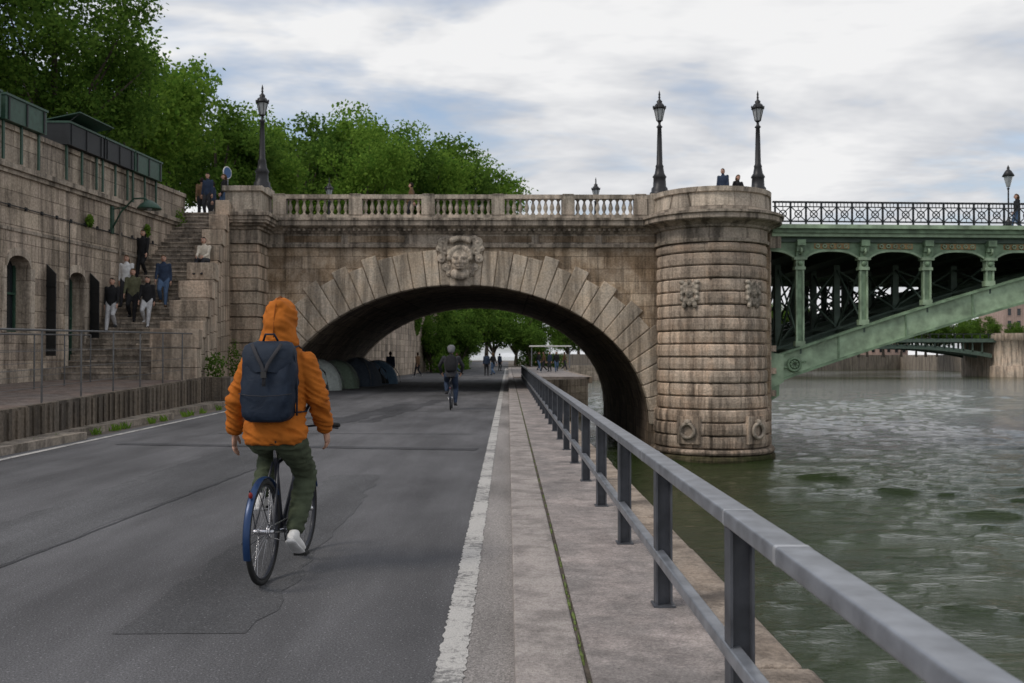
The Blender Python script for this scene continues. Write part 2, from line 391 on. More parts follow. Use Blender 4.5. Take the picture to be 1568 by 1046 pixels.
x=-9.0
while x<5.8:
    mb.box(x,x+.1,D0-.3,D0-.1,6.5,6.585,'corn'); x+=.2
mb.obj('cornice',BR)
mb=MB()
for i in range(6):
    x0=-9.1+i*2.55
    if abs(x0+1.1-CX)<1.0: continue
    mb.box(x0+.12,x0+2.4,D0-.075,D0-.02,6.06,6.32,'span')
mb.obj('frieze_panels',BR,bevel=.015)
BPROF=[(.085,0),(.085,.06),(.05,.08),(.045,.12),(.09,.24),(.095,.3),(.07,.4),(.042,.5),(.045,.56),(.08,.58),(.08,.64)]
peds=[-9.13,-6.1,-3.2,-.4,2.4,5.3]
mb=MB()
for yb in (D0-.15,D1+.15):
    mb.box(-9.4,6.2,yb-.17,yb+.17,7.0,7.14,'bal'); mb.box(-9.4,6.2,yb-.16,yb+.16,7.78,7.95,'bal')
    for p in peds: mb.box(p-.26,p+.26,yb-.2,yb+.2,7.14,7.78,'bal'); mb.box(p-.22,p+.22,yb-.19,yb+.19,7.95,7.975,'bal')
    for a,b in zip(peds,peds[1:]):
        w=b-a-.52; k=9
        for j in range(k): mb.lathe(BPROF,'bal',(a+.26+w*(j+.5)/k,yb,7.14),8)
    mb.box(5.6,6.2,yb-.15,yb+.15,7.14,7.78,'bal')
RP=[(PR-.25,7.0),(PR+.22,7.0),(PR+.22,7.18),(PR+.14,7.2),(PR+.12,7.72),(PR+.2,7.75),(PR+.22,7.93),(PR-.2,7.95),(PR-.22,7.0)]
mb.lathe(RP,'pale',(PCX,D0,0),36,math.pi,2*math.pi,1.08,False); mb.lathe(RP,'pale',(PCX,D1,0),24,0,math.pi,1.08,False)
for px_ in (6.15,10.15):
    for yb in (D0+.25,D1-.25): mb.box(px_-.42,px_+.42,yb-.4,yb+.4,7.0,8.02,'bal')
mb.obj('parapet',BR)
mb=MB(); zc=WZ-.1; ci=0
mb.lathe([(PR-.06,-4),(PR-.06,5.9)],'joint',(PCX,D0,0),40,math.pi,2*math.pi,1.08)
mb.lathe([(PR-.06,-4),(PR-.06,5.9)],'joint',(PCX,D1,0),24,0,math.pi,1.08)
hs=[.32,.24]+[.50]*16
def curved(r0,r1,a0,a1,z0,z1,mat,cy=D0,n=5,bulge=.02):
    vs=[];fs=[]
    prof=[(r0,z0),(r1-.035,z0),(r1,z0+.045),(r1+bulge,(z0+z1)/2),(r1,z1-.045),(r1-.035,z1),(r0,z1)]
    m=len(prof)
    for k in range(n+1):
        a=a0+(a1-a0)*k/n
        sh=1-(.008 if k in (0,n) else 0)
        for r,z in prof: vs.append((PCX+r*sh*math.cos(a),cy+r*sh*1.08*math.sin(a),z))
    for k in range(n):
        for j in range(m-1): fs.append((k*m+j,(k+1)*m+j,(k+1)*m+j+1,k*m+j+1))
    fs.append(tuple(range(m))[::-1]); fs.append(tuple(n*m+j for j in range(m)))
    mb.add(vs,fs,mat)
while zc<5.75:
    h=hs[ci] if ci<len(hs) else .5
    h=min(h,5.83-zc)
    r=PR+(.30 if ci==0 else .26 if ci==1 else .12 if zc<-1.0 else .0)+.02+(.03 if ci%2 else 0)
    mat='algae' if ci==0 else 'pier'
    nb=5 if ci%2 else 6
    for k in range(nb):
        a0=math.pi+math.pi*k/nb+.003; a1=math.pi+math.pi*(k+1)/nb-.003
        curved(PR-.2,r+random.uniform(-.008,.01),a0,a1,zc+.02,zc+h-.02,mat,n=8)
        curved(PR-.2,r,a0-math.pi,a1-math.pi,zc+.02,zc+h-.02,mat,D1)
    hw=.26 if ci%2 else .19
    curved(r-.05,r+.075,1.5*math.pi-hw,1.5*math.pi+hw,zc+.025,zc+h-.025,mat)
    zc+=h; ci+=1
mb.obj('pier_courses',BR)
mb=MB()
z=-2.2
while z<5.7:
    y=D0+.02
    while y<44: mb.box(10.3,10.6,y,y+1.1,z+.01,z+.49,'pier'); y+=1.12
    z+=.5
mb.obj('pier_return',BR,bevel=.02)
def sculpt_face(mbb,X,s=1.0):
    e=lambda c,r: mbb.ell([q*s for q in c],[q*s for q in r],'ring',12,X)
    e((0,0,0),(.36,.3,.5)); e((0,-.25,.13),(.3,.1,.07)); e((0,-.32,-.02),(.06,.12,.14)); e((-.15,-.2,-.08),(.12,.12,.1)); e((.15,-.2,-.08),(.12,.12,.1))
    e((0,-.25,-.2),(.17,.08,.05)); e((0,-.22,-.3),(.12,.1,.05)); 
    for i in range(9):
        a=-.9+1.8*i/8; e((.34*math.sin(a),-.12,-.42-.14*math.cos(a)),(.085,.1,.17))
    for i in range(11):
        a=-1.5+3.0*i/10; e((.42*math.sin(a),-.08,.08+.42*math.cos(a)),(.1,.12,.12))
    e((-.15,-.27,.06),(.06,.04,.035)); e((.15,-.27,.06),(.06,.04,.035))
sm=MB(); X=Matrix.Translation((CX,D0-.15,PZ(400,40)))
sculpt_face(sm,X,1.05)
sm.box(-.5+CX,.5+CX,D0-.2,D0+.1,PZ(362,40)-.12,PZ(362,40),'ring')
sm.box(-.42+CX,.42+CX,D0-.12,D0+.1,4.3,PZ(362,40),'ring')
for sg in (-1,1):
    for k,(dx,dz,r) in enumerate([(.62,.45,.2),(.75,.1,.17),(.7,.75,.2),(.58,-.25,.15),(.45,-.5,.12),(.86,.5,.12),(.55,.9,.14)]):
        sm.torus((CX+sg*dx,D0-.12,PZ(400,40)+dz),r*.75,r*.38,'ring',16,8,'y'); sm.ell((CX+sg*dx,D0-.15,PZ(400,40)+dz),(r*.35,.1,r*.35),'ring',8)
for i in range(7):
    a=-1+2*i/6; sm.ell((CX+.4*math.sin(a),D0-.22,PZ(400,40)+.72+.18*math.cos(a)),(.1,.12,.14),'ring',8)
v,f,nn=remesh(sm,.03,2); mb=MB(); mb.add(v.tolist(),f,'bal',True)
mb.obj('keystone_mascaron',BR)
mb=MB()
def onpier(a,r,z): return Matrix.Translation((PCX+r*math.cos(a),D0+r*1.08*math.sin(a),z))@Matrix.Rotation(a+math.pi/2,4,'Z')
for a in (math.pi*1.5-.58,math.pi*1.5+.58):
    sm=MB(); X=onpier(a,PR+.05,3.9); sculpt_face(sm,X,.5)
    for k in range(12):
        b=2*math.pi*k/12; rr=.36 if k%2 else .30; sm.ell((rr*math.cos(b),-.02,(rr+.05)*math.sin(b)),(.10,.12,.12),'ring',8,X)
    for k in (-1,1): sm.ell((k*.3,-.03,.42),(.14,.1,.1),'ring',8,X); sm.ell((k*.22,-.03,-.45),(.1,.1,.14),'ring',8,X)
    v,f,nn=remesh(sm,.025,2); mb.add(v.tolist(),f,'bal',True)
    X=onpier(a,PR+.12,PZ(657,38))
    mb.box(-.46,.46,-.12,.1,-.55,.5,'pier',X)
    mb.torus((0,-.2,-.05),.27,.07,'corn',28,10,'y',X); mb.ell((0,-.2,.28),(.11,.1,.12),'corn',10,X); mb.box(-.12,.12,-.25,-.1,.2,.36,'corn',X)
mb.obj('pier_ornaments',BR,bevel=.01)
mb=MB(); z=0; i=0
mb.box(-10.75,-9.72,38.5,40,-.5,5.86,'joint')
while z<5.8:
    e=.0 if i%2 else .05; mb.box(-10.85-e,-9.66+e,38.38-e,39.98,z+.014,min(z+.5,5.84)-.014,'quoin'); z+=.5; i+=1
mb.obj('abutment_quoins',BR,bevel=.03)
mb=MB(); zp=5.84
for o_,z in [(.10,5.97),(.05,6.38),(.14,6.5),(.28,6.6),(.42,6.7),(.47,6.86),(.54,7.0)]:
    mb.box(-10.85-o_,-9.66+o_,38.38-o_,40.2,zp,z,'corn'); zp=z
mb.box(-11.0,-9.5,38.2,40.3,7.0,7.15,'bal'); mb.box(-10.9,-9.55,38.3,40.2,7.15,7.85,'bal'); mb.box(-11.0,-9.45,38.2,40.3,7.85,8.05,'bal')
mb.box(-10.35,-9.5,39.5,40.5,8.05,8.2,'bal')
mb.obj('abutment_parapet',BR,bevel=.015)
# ---------------------------------------------------------------- lamps
LP=[(.40,0),(.40,.12),(.34,.16),(.33,.3),(.27,.36),(.25,.7),(.29,.76),(.2,.9),(.155,1.15),(.17,1.2),(.125,1.28),(.10,2.3),(.085,2.75),(.13,2.8),(.06,2.88),(.05,2.98),(.1,3.03)]
lm=MB(); lm.lathe(LP,'lampm',(0,0,0),12)
lm.lathe([(.1,3.03),(.12,3.06),(.0,3.06)],'lampm',n=8)
lm.lathe([(.11,3.06),(.21,3.52)],'glass',n=6,smooth=False)
for k in range(6):
    a=2*math.pi*k/6; lm.cap((.115*math.cos(a),.115*math.sin(a),3.05),(.22*math.cos(a),.22*math.sin(a),3.53),.015,.015,'lampm',5)
lm.lathe([(.2,3.52),(.27,3.54),(.25,3.6),(.15,3.74),(.1,3.76),(.12,3.84),(.06,3.9),(.03,3.95),(.05,4.0),(.03,4.06),(.045,4.12),(.008,4.28),(0,4.3)],'lampm',n=12)
for k in range(6):
    a=2*math.pi*k/6; lm.ell((.25*math.cos(a),.25*math.sin(a),3.62),(.03,.03,.06),'lampm',6)
L0=lm.obj('street_lamp',loc=(6.15,40.3,8.0))
for x,y,z in ((10.15,40.3,8.0),(-9.9,40.0,8.15),(5.3,60,8.0),(-10.8,60,8.0)): place('street_lamp',L0.data,loc=(x,y,z))
lm=MB(); lm.lathe([(.12,0),(.12,.15),(.06,.25),(.035,.4),(.03,1.5),(.06,1.55),(.03,1.6)],'lampm',n=10); lm.lathe([(.08,1.62),(.2,2.05)],'glass',n=6,smooth=False)
lm.lathe([(.2,2.05),(.25,2.08),(.12,2.3),(.05,2.36),(.06,2.42),(0,2.55)],'lampm',n=10)
lm.obj('street_lamp',loc=(PX(1547,41.5),41.5,6.95))
# ---------------------------------------------------------------- iron bridge
IB=empty('iron_arch_bridge'); X0=10.62; XE=52.0; DZ=6.78
def ribz(x):
    d=x-11.9
    if d<9.1: return 1.9+.34*d-.0035*d*d
    z0=1.9+.34*9.1-.0035*82.8; e=d-9.1; s=.276; L=9.6
    if e<L: return z0+s*e-s/(2*L)*e*e
    e2=e-L; return z0+s*L/2-.0052*e2*e2*1.0
SK=.05
def yy(x,y): return y+SK*(x-X0)
mb=MB()
def plate(mat,tops,bots,xs,y0,y1):
    vs=[];m=len(xs)
    for y in (y0,y1):
        for i,x in enumerate(xs): vs.append((x,yy(x,y),tops[i])); vs.append((x,yy(x,y),bots[i]))
    fs=[]
    for i in range(m-1):
        a=2*i; b=2*m+2*i
        fs+= [(a,a+1,a+3,a+2),(b,b+2,b+3,b+1),(a,a+2,b+2,b),(a+1,b+1,b+3,a+3)]
    fs+= [(0,2*m,2*m+1,1),(2*m-2,2*m-1,4*m-1,4*m-2)]
    mb.add(vs,fs,mat)
ribY=[40.35,43.6,46.9,50.2,53.5,56.8,59.6]
rx=np.linspace(X0,XE,60)
for j,y in enumerate(ribY):
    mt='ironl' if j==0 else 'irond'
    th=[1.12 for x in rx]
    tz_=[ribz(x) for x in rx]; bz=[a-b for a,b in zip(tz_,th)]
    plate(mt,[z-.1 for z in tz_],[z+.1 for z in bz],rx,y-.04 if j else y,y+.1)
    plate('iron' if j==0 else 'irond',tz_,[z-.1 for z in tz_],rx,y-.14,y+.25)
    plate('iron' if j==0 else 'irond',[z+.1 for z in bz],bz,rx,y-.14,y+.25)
    if j==0:
        for k in range(len(rx)-1):
            if k%4==0:
                x=rx[k]; plate('iron',[tz_[k]-.1,ribz(x+.06)-.1],[bz[k]+.1,ribz(x+.06)-1.02],[x,x+.06],y-.05,y)
mb.obj('arch_ribs',IB)
mb=MB()
y=40.2
plate('ironl',[1.75,1.62,1.55],[-.15,.2,.45],[10.45,10.75,11.15],y,y+.3)
plate('iron',[.1,.35],[-.45,-.1],[10.4,10.95],y-.05,y+.35)
for cx_,cz_,r in ((11.6,1.15,.25),):
    yy0=yy(cx_,40.26); mb.torus((cx_,yy0,cz_),r,.06,'iron',20,6,'y')
    for k in range(8):
        b=k*math.pi/4; mb.ell((cx_+.13*math.cos(b),yy0,cz_+.13*math.sin(b)),(.07,.06,.07),'iron',6)
    mb.ell((cx_-.36,yy0,cz_-.12),(.15,.04,.05),'iron',6); mb.ell((cx_+.36,yy0,cz_+.12),(.15,.04,.05),'iron',6)
for zz,w in ((1.8,.3),(.9,.25),(0,.3)): mb.box(10.5,10.8,40.05,40.5,zz-.12,zz+.12,'pier')
mb.obj('springing',IB)
mb=MB(); colx=[11.85+2.64*i for i in range(15)]
for j,y in enumerate(ribY):
    for i,x in enumerate(colx):
        zb=ribz(x)
        if zb>5.0: continue
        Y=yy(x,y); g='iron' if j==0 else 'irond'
        mb.box(x-.13,x+.13,Y-.05,Y+.2,zb,5.5,g)
        if j==0:
            mb.box(x-.2,x+.2,Y-.12,Y+.2,zb,zb+.22,'ironl'); mb.box(x-.17,x-.1,Y-.1,Y-.04,zb+.22,5.1,'ironl'); mb.box(x+.1,x+.17,Y-.1,Y-.04,zb+.22,5.1,'ironl')
            mb.box(x-.22,x+.22,Y-.14,Y+.2,5.0,5.12,'ironl'); mb.box(x-.17,x+.17,Y-.12,Y+.2,5.12,5.4,'ironl'); mb.box(x-.26,x+.26,Y-.2,Y+.2,5.4,5.52,'ironl')
            mb.ell((x,Y-.14,5.26),(.12,.06,.12),'iron',8)
            for q,(o_,zz) in enumerate([(.15,5.6),(.25,5.85),(.36,6.1)]): mb.box(x-.17,x+.17,Y-o_,Y,5.52+.22*q,5.76+.22*q,'iron')
            mb.torus((x,Y-.2,5.75),.12,.05,'ironl',12,6,'x')
        if j and i+1<len(colx) and ribz(x)<4.2 and j%2:
            mb.cap((x,Y,zb+.1),(x+2.64,yy(x+2.64,y),5.3),.05,.05,'irond',5); mb.cap((x,Y,5.3),(x+2.64,yy(x+2.64,y),ribz(x+2.64)),.05,.05,'irond',5)
        if j+1<len(ribY):
            Y2=yy(x,ribY[j+1]); mb.cap((x,Y,zb+.05),(x,Y2,5.3),.045,.045,'irond',5); mb.cap((x,Y,5.3),(x,Y2,zb+.05),.045,.045,'irond',5)
            mb.box(x-.08,x+.08,Y,Y2,zb-.3,zb-.1,'irond')
mb.obj('columns',IB)
mb=MB()
for i in range(-1,15):
    xa=11.85+2.64*i; xs_=[max(X0,xa+2.64*k/14) for k in range(15)]
    bot=[5.22+.52*(1-abs(2*k/14-1)**3.0) for k in range(15)]
    plate('iron',[6.12]*15,bot,xs_,40.32,40.42)
    plate('ironl',[b+.09 for b in bot],bot,xs_,40.24,40.31)
    if i>=0:
        mb.box(xa+.6,xa+2.04,yy(xa+1.3,40.28),yy(xa+1.3,40.28)+.1,5.86,6.08,'rust')
        for k in range(5):
            c=xa+.74+k*.29; mb.torus((c,yy(c,40.26),5.97),.07,.03,'ironl',10,5,'y')
plate('irond',[6.34,6.34],[6.12,6.12],[X0,XE],40.2,40.5)
plate('ironl',[6.46,6.46],[6.32,6.32],[X0,XE],39.95,40.5)
plate('iron',[6.62,6.62],[6.46,6.46],[X0,XE],39.85,40.5)
plate('ironl',[DZ,DZ],[6.62,6.62],[X0,XE],39.7,40.5)
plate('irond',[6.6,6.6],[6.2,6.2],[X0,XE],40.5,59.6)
for k in range(16):
    x=X0+2.64*k+1.2; mb.box(x,x+.15,yy(x,40.5),yy(x,59.5),5.8,6.2,'irond')
plate('iron',[DZ,DZ],[5.7,5.7],[X0,XE],59.7,59.9)
mb.obj('deck_girder',IB)
mb=MB()
def rail(y):
    plate('black',[7.72,7.72],[7.65,7.65],[X0,XE],y-.05,y+.05); plate('black',[7.52,7.52],[7.48,7.48],[X0,XE],y-.02,y+.02); plate('black',[6.94,6.94],[6.88,6.88],[X0,XE],y-.02,y+.02)
    x=X0+.1
    while x<XE-1:
        Y=yy(x,y); mb.box(x-.035,x+.035,Y-.03,Y+.03,6.78,7.65,'black')
        a,b=x+.03,x+.60
        mb.cap((a,Y,6.93),(b,Y,7.49),.022,.022,'black',5); mb.cap((a,Y,7.49),(b,Y,6.93),.022,.022,'black',5)
        mb.torus(((a+b)/2,Y,7.21),.14,.024,'black',14,5,'y')
        for q in (.16,.3,.44): mb.cap((x+q,Y,7.5),(x+q,Y,7.66),.016,.016,'black',4)
        mb.cap(((a+b)/2,Y,6.93),((a+b)/2,Y,7.07),.016,.016,'black',4); mb.cap(((a+b)/2,Y,7.35),((a+b)/2,Y,7.49),.016,.016,'black',4)
        x+=.63
rail(39.85); rail(59.7)
mb.obj('parapet_railing',IB)
mb=MB(); mb.lathe([(3,-4),(3,3.2),(3.3,3.4),(2.7,7)],'pier',(54.5,42.5,0),24,math.pi,2*math.pi,1.1); mb.box(51.5,57.5,42.5,62,-4,6.7,'pier'); mb.obj('far_pier',IB)
# ---------------------------------------------------------------- left side: quay wall
def wx(Y): return -15.7+.083*Y
def wallpt(Y,off,z): return (wx(Y)+off,Y,z)
QW=empty('quay_wall'); mb=MB()
ops=sorted([(27.3,1.15,2.15,4.25),(30.4,1.0,1.2,4.05),(24,1.15,2.15,4.25)]); ws=8.0; WTOP=6.55
def wq(mat,Ya,Yb,za,zb,off=0): mb.add([wallpt(Ya,off,za),wallpt(Yb,off,za),wallpt(Yb,off,zb),wallpt(Ya,off,zb)],[(0,1,2,3)],mat)
cur=ws
for (c,w,zb,zt) in ops:
    a,b=c-w/2,c+w/2; wq('wall',cur,a,-1,WTOP); wq('wall',a,b,-1,zb)
    sp=zt-w*.28; K=10
    zs=[sp+(zt-sp)*math.sqrt(max(0,1-(2*k/K-1)**2)) for k in range(K+1)]
    for k in range(K):
        ya=a+w*k/K; yb_=a+w*(k+1)/K
        mb.add([wallpt(ya,0,zs[k]),wallpt(yb_,0,zs[k+1]),wallpt(yb_,0,WTOP),wallpt(ya,0,WTOP)],[(0,1,2,3)],'wall')
        mb.add([wallpt(ya,0,zs[k]),wallpt(yb_,0,zs[k+1]),wallpt(yb_,-.5,zs[k+1]),wallpt(ya,-.5,zs[k])],[(0,1,2,3)],'wallp')
        mb.hexa([wallpt(ya,.0,zs[k]),wallpt(yb_,.0,zs[k+1]),wallpt(yb_,.05,zs[k+1]),wallpt(ya,.05,zs[k])],[wallpt(ya,.0,zs[k]+.22),wallpt(yb_,.0,zs[k+1]+.22),wallpt(yb_,.05,zs[k+1]+.22),wallpt(ya,.05,zs[k]+.22)],'pale')
    for q in (a,b): mb.add([wallpt(q,0,zb),wallpt(q,-.5,zb),wallpt(q,-.5,zs[0]),wallpt(q,0,zs[0])],[(0,1,2,3)],'wallp')
    for q0,q1 in ((a-.2,a),(b,b+.2)): mb.hexa([wallpt(q0,0,zb),wallpt(q0,.04,zb),wallpt(q1,.04,zb),wallpt(q1,0,zb)],[wallpt(q0,0,zs[0]),wallpt(q0,.04,zs[0]),wallpt(q1,.04,zs[0]),wallpt(q1,0,zs[0])],'pale')
    mb.add([wallpt(a,0,zb),wallpt(b,0,zb),wallpt(b,-.5,zb),wallpt(a,-.5,zb)],[(0,1,2,3)],'wallp')
    wq('win',a,b,zb,zt,-.45)
    for q in (a,c-.03,b-.06): mb.hexa([wallpt(q,-.44,zb),wallpt(q+.06,-.44,zb),wallpt(q+.06,-.38,zb),wallpt(q,-.38,zb)],[wallpt(q,-.44,zt),wallpt(q+.06,-.44,zt),wallpt(q+.06,-.38,zt),wallpt(q,-.38,zt)],'dgreen')
    for z in (zb+.02,zb+(zt-zb)*.5): mb.hexa([wallpt(a,-.43,z),wallpt(b,-.43,z),wallpt(b,-.37,z),wallpt(a,-.37,z)],[wallpt(a,-.43,z+.06),wallpt(b,-.43,z+.06),wallpt(b,-.37,z+.06),wallpt(a,-.37,z+.06)],'dgreen')
    cur=b
WE=38.5
wq('wall',cur,WE,-1,WTOP)
mb.add([wallpt(WE,0,-1),wallpt(WE,-3,-1),wallpt(WE,-3,7.7),wallpt(WE,0,7.7)],[(0,1,2,3)],'wall')
def wbar(Ya,Yb,o0,o1,z0,z1,mat):
    mb.hexa([wallpt(Ya,o0,z0),wallpt(Ya,o1,z0),wallpt(Yb,o1,z0),wallpt(Yb,o0,z0)],[wallpt(Ya,o0,z1),wallpt(Ya,o1,z1),wallpt(Yb,o1,z1),wallpt(Yb,o0,z1)],mat)
wbar(ws,WE,-.3,.16,WTOP,WTOP+.14,'corn'); wbar(ws,WE,-.3,.08,WTOP-.12,WTOP,'corn'); wbar(ws,WE,-.4,-.02,WTOP+.14,7.62,'wallp'); wbar(ws,WE,-.46,.05,7.62,7.76,'wallp')
wbar(ws,WE,0,.04,4.9,4.99,'corn'); wbar(ws,29.4,0,.1,.2,1.15,'wallp')
mb.obj('masonry',QW)
mb=MB()
for (c,w,zb,zt) in ((28.7,.62,1.5,4.15),(31.2,.62,1.6,4.1)):
    a=wallpt(c,.02,zb); b=wallpt(c-.25,.42,zb)
    mb.hexa([a,b,(b[0],b[1]+.05,b[2]),(a[0],a[1]+.05,a[2])],[(a[0],a[1],zt),(b[0],b[1],zt-.3),(b[0],b[1]+.05,zt-.3),(a[0],a[1]+.05,zt)],'dblack')
    for q in (.25,.5,.75):
        z=zb+(zt-zb)*q; mb.hexa([(a[0],a[1]-.02,z),(b[0],b[1]-.02,z),(b[0],b[1],z),(a[0],a[1],z)],[(a[0],a[1]-.02,z+.06),(b[0],b[1]-.02,z+.06),(b[0],b[1],z+.06),(a[0],a[1],z+.06)],'black')
mb.obj('shutters',QW)
mb=MB(); mb.cap(wallpt(33,.1,4.6),wallpt(33,.1,6.4),.04,.04,'step',8); mb.cap(wallpt(24,.05,5.6),wallpt(36,.05,5.5),.015,.015,'dblack',5)
mb.cap(wallpt(29.9,.05,2),wallpt(29.9,.05,5.55),.015,.015,'dblack',5)
for k in range(14): mb.box(wx(26+k*.8)-.01,wx(26+k*.8)+.05,26+k*.8,26.08+k*.8,5.52,5.62,'dblack')
mb.obj('wall_pipes',QW)
mb=MB(); mb.add([(wx(8)-.3,8,6.6),(wx(WE)-.3,WE,6.9),(-10.9,38.7,7.03),(-10.9,60,7.03),(-12,300,7.0),(-90,300,7.0),(-90,8,6.6)],[(0,1,2,3,4,5,6)],'pave')
mb.add([(-10.9,38.75,7.03),(-10.9,60,7.03),(-10.9,60,-1),(-10.9,38.75,-1)],[(0,1,2,3)],'wall'); mb.obj('upper_street')
mb=MB(); 
for a,b in (((-9.3,60.1),(-8.0,80)),((-8.0,80),(-6.9,112)),((-6.9,112),(-20,190))):
    mb.hexa([(a[0]-3,a[1],-1),(a[0],a[1],-1),(b[0],b[1],-1),(b[0]-3,b[1],-1)],[(a[0]-3,a[1],6.4),(a[0],a[1],6.4),(b[0],b[1],6.4),(b[0]-3,b[1],6.4)],'wall')
    mb.hexa([(a[0]-.3,a[1],6.4),(a[0]+.12,a[1],6.4),(b[0]+.12,b[1],6.4),(b[0]-.3,b[1],6.4)],[(a[0]-.3,a[1],6.6),(a[0]+.12,a[1],6.6),(b[0]+.12,b[1],6.6),(b[0]-.3,b[1],6.6)],'corn')
mb.obj('embankment_wall')
def bbox(Ya,Yb,mat,openl=False):
    global mb; mb=MB()
    wbar(Ya,Yb,-.62,.22,7.78,8.42,mat)
    wbar(Ya-.02,Yb+.02,-.66,.26,8.42,8.48,'dgreen')
    for q in np.linspace(Ya+.15,Yb-.15,3): wbar(q-.04,q+.04,.055,.10,6.75,7.78,'dgreen'); wbar(q-.03,q+.03,.22,.25,7.8,8.4,'dblack')
    if openl:
        mb.hexa([wallpt(Ya,-.5,8.5),wallpt(Yb,-.5,8.5),wallpt(Yb,-.5,8.53),wallpt(Ya,-.5,8.53)],[wallpt(Ya,.55,8.72),wallpt(Yb,.55,8.72),wallpt(Yb,.55,8.75),wallpt(Ya,.55,8.75)],'dgreen')
        for q in (Ya+.05,Yb-.05): mb.cap(wallpt(q,.2,8.45),wallpt(q,.5,8.7),.012,.012,'dblack',5)
    mb.obj('bookseller_box')
for i,(a,b,m,o_) in enumerate(((24.2,26.1,'dgreen',0),(26.3,28.3,'dgreen',0),(29.5,31.6,'dblack',1),(31.7,33.7,'dblack',0),(33.8,35.9,'dgreen',0))): bbox(a,b,m,o_)
mb=MB(); Yl=32.6; x=wx(Yl)
pp=[(x,Yl,5.6),(x+.35,Yl-.1,6.2),(x+.8,Yl-.2,6.62),(x+1.2,Yl-.3,6.62),(x+1.35,Yl-.3,6.5)]
mb.loft(pp,[.03]*5,'dgreen',8,(0,1,0)); mb.cap((x,Yl,6.3),(x+.5,Yl-.12,6.35),.02,.02,'dgreen',6); mb.box(x,x+.06,Yl-.1,Yl+.1,5.5,6.4,'dgreen')
mb.lathe([(.03,.2),(.1,.17),(.28,.06),(.38,-.06),(.38,-.1),(.0,-.05)],'dgreen',(x+1.35,Yl-.3,6.36),16); mb.ell((x+1.35,Yl-.3,6.28),(.1,.1,.08),'glass',8)
mb.obj('wall_lamp')
# stairs
NS=36; Ys,Zs=29.4,.85; tr,ri=9.3/NS,.172
def stz(Y): return Zs+ri*(math.floor((Y-Ys)/tr)+1)
def inx(Y): return -10.44-(Y-29.4)*.066
def outx(Y): return -9.15-(Y-29.4)*.175
ST=empty('stone_staircase'); mb=MB()
for i in range(NS):
    ya=Ys+i*tr; z1=Zs+ri*(i+1)
    mb.hexa([(wx(ya)-.05,ya,0),(inx(ya)+.02,ya,0),(inx(ya)+.02,ya+tr+.04,0),(wx(ya)-.05,ya+tr+.04,0)],[(wx(ya)-.05,ya,z1-.05),(inx(ya)+.02,ya,z1-.05),(inx(ya)+.02,ya+tr,z1-.05),(wx(ya)-.05,ya+tr,z1-.05)],'step')
    mb.hexa([(wx(ya)-.04,ya-.03,z1-.05),(inx(ya)+.01,ya-.03,z1-.05),(inx(ya)+.01,ya+tr,z1-.05),(wx(ya)-.04,ya+tr,z1-.05)],[(wx(ya)-.04,ya-.03,z1),(inx(ya)+.01,ya-.03,z1),(inx(ya)+.01,ya+tr,z1),(wx(ya)-.04,ya+tr,z1)],'wallp')
mb.obj('treads',ST)
mb=MB(); nbk=9
def sideh(i): 
    yb_=Ys-.3+i*1.04+1.03
    return 2.3 if i==0 else min(Zs+.66*(yb_-Ys)+.55,7.75)
for i in range(nbk):
    ya=Ys-.3+i*1.04; yb_=ya+1.03; zt=sideh(i)
    nl=max(1,round(zt/.55)); 
    for k in range(nl):
        z0=zt*k/nl+.006; z1=zt*(k+1)/nl-.006; e=.05 if k==nl-1 else 0
        mb.hexa([(inx(ya)-e,ya+.01,z0),(outx(ya)+e,ya+.01,z0),(outx(yb_)+e,yb_,z0),(inx(yb_)-e,yb_,z0)],[(inx(ya)-e,ya+.01,z1),(outx(ya)+e,ya+.01,z1),(outx(yb_)+e,yb_,z1),(inx(yb_)-e,yb_,z1)],'quoin')
mb.obj('side_wall',ST,bevel=.02)
mb=MB()
for i in range(4): mb.box(-10.6,-8.35-.32*i,31.2,36.8,-.05+.19*i,.19*(i+1),'step')
mb.obj('lower_steps',ST,bevel=.01)
def rxx(Y): return -8.05-(Y-15.8)*.0739
def tz(Y): return .58+(Y-15.8)*.0165
mb=MB(); seg=[6,12,18,24,30.2]
for a,b in zip(seg,seg[1:]):
    mb.add([(rxx(a),a,tz(a)),(rxx(b),b,tz(b)),(wx(b),b,tz(b)),(wx(a),a,tz(a))],[(0,1,2,3)],'deckw')
    mb.hexa([(rxx(a)-.12,a,-.1),(rxx(a),a,-.1),(rxx(b),b,-.1),(rxx(b)-.12,b,-.1)],[(rxx(a)-.12,a,tz(a)+.05),(rxx(a),a,tz(a)+.05),(rxx(b),b,tz(b)+.05),(rxx(b)-.12,b,tz(b)+.05)],'wood')
    y=a
    while y<b: mb.box(rxx(y)-.005,rxx(y)+.035,y,y+.1,.02,tz(y)+.02+random.uniform(-.03,.02),'wood'); y+=.34
    mb.box(min(rxx(a),rxx(b))+.02,max(rxx(a),rxx(b))+.18,a,b,-.05,.13,'step')
mb.add([(rxx(30.2),30.2,0),(wx(30.2),30.2,0),(wx(30.2),30.2,tz(30)),(rxx(30.2),30.2,tz(30))],[(0,1,2,3)],'wood')
mb.obj('terrace')
def fence(fx,Ya,Yb,h,name):
    global mb; mb=MB(); n=int((Yb-Ya)/1.85)
    q=[Ya+(Yb-Ya)*k/n for k in range(n+1)]
    for y in q: mb.cap((fx(y),y,tz(y)),(fx(y),y,tz(y)+h),.02,.02,'fencem',6)
    for hh,r in ((h,.022),(h*.72,.006),(h*.48,.006),(h*.24,.006)): mb.cap((fx(Ya),Ya,tz(Ya)+hh),(fx(Yb),Yb,tz(Yb)+hh),r,r,'fencem',6)
    mb.obj(name)
fence(lambda y:rxx(y)-.2,8,30,1.35,'terrace_railing'); fence(lambda y:rxx(y)-2.6,14,27.5,1.3,'terrace_railing')
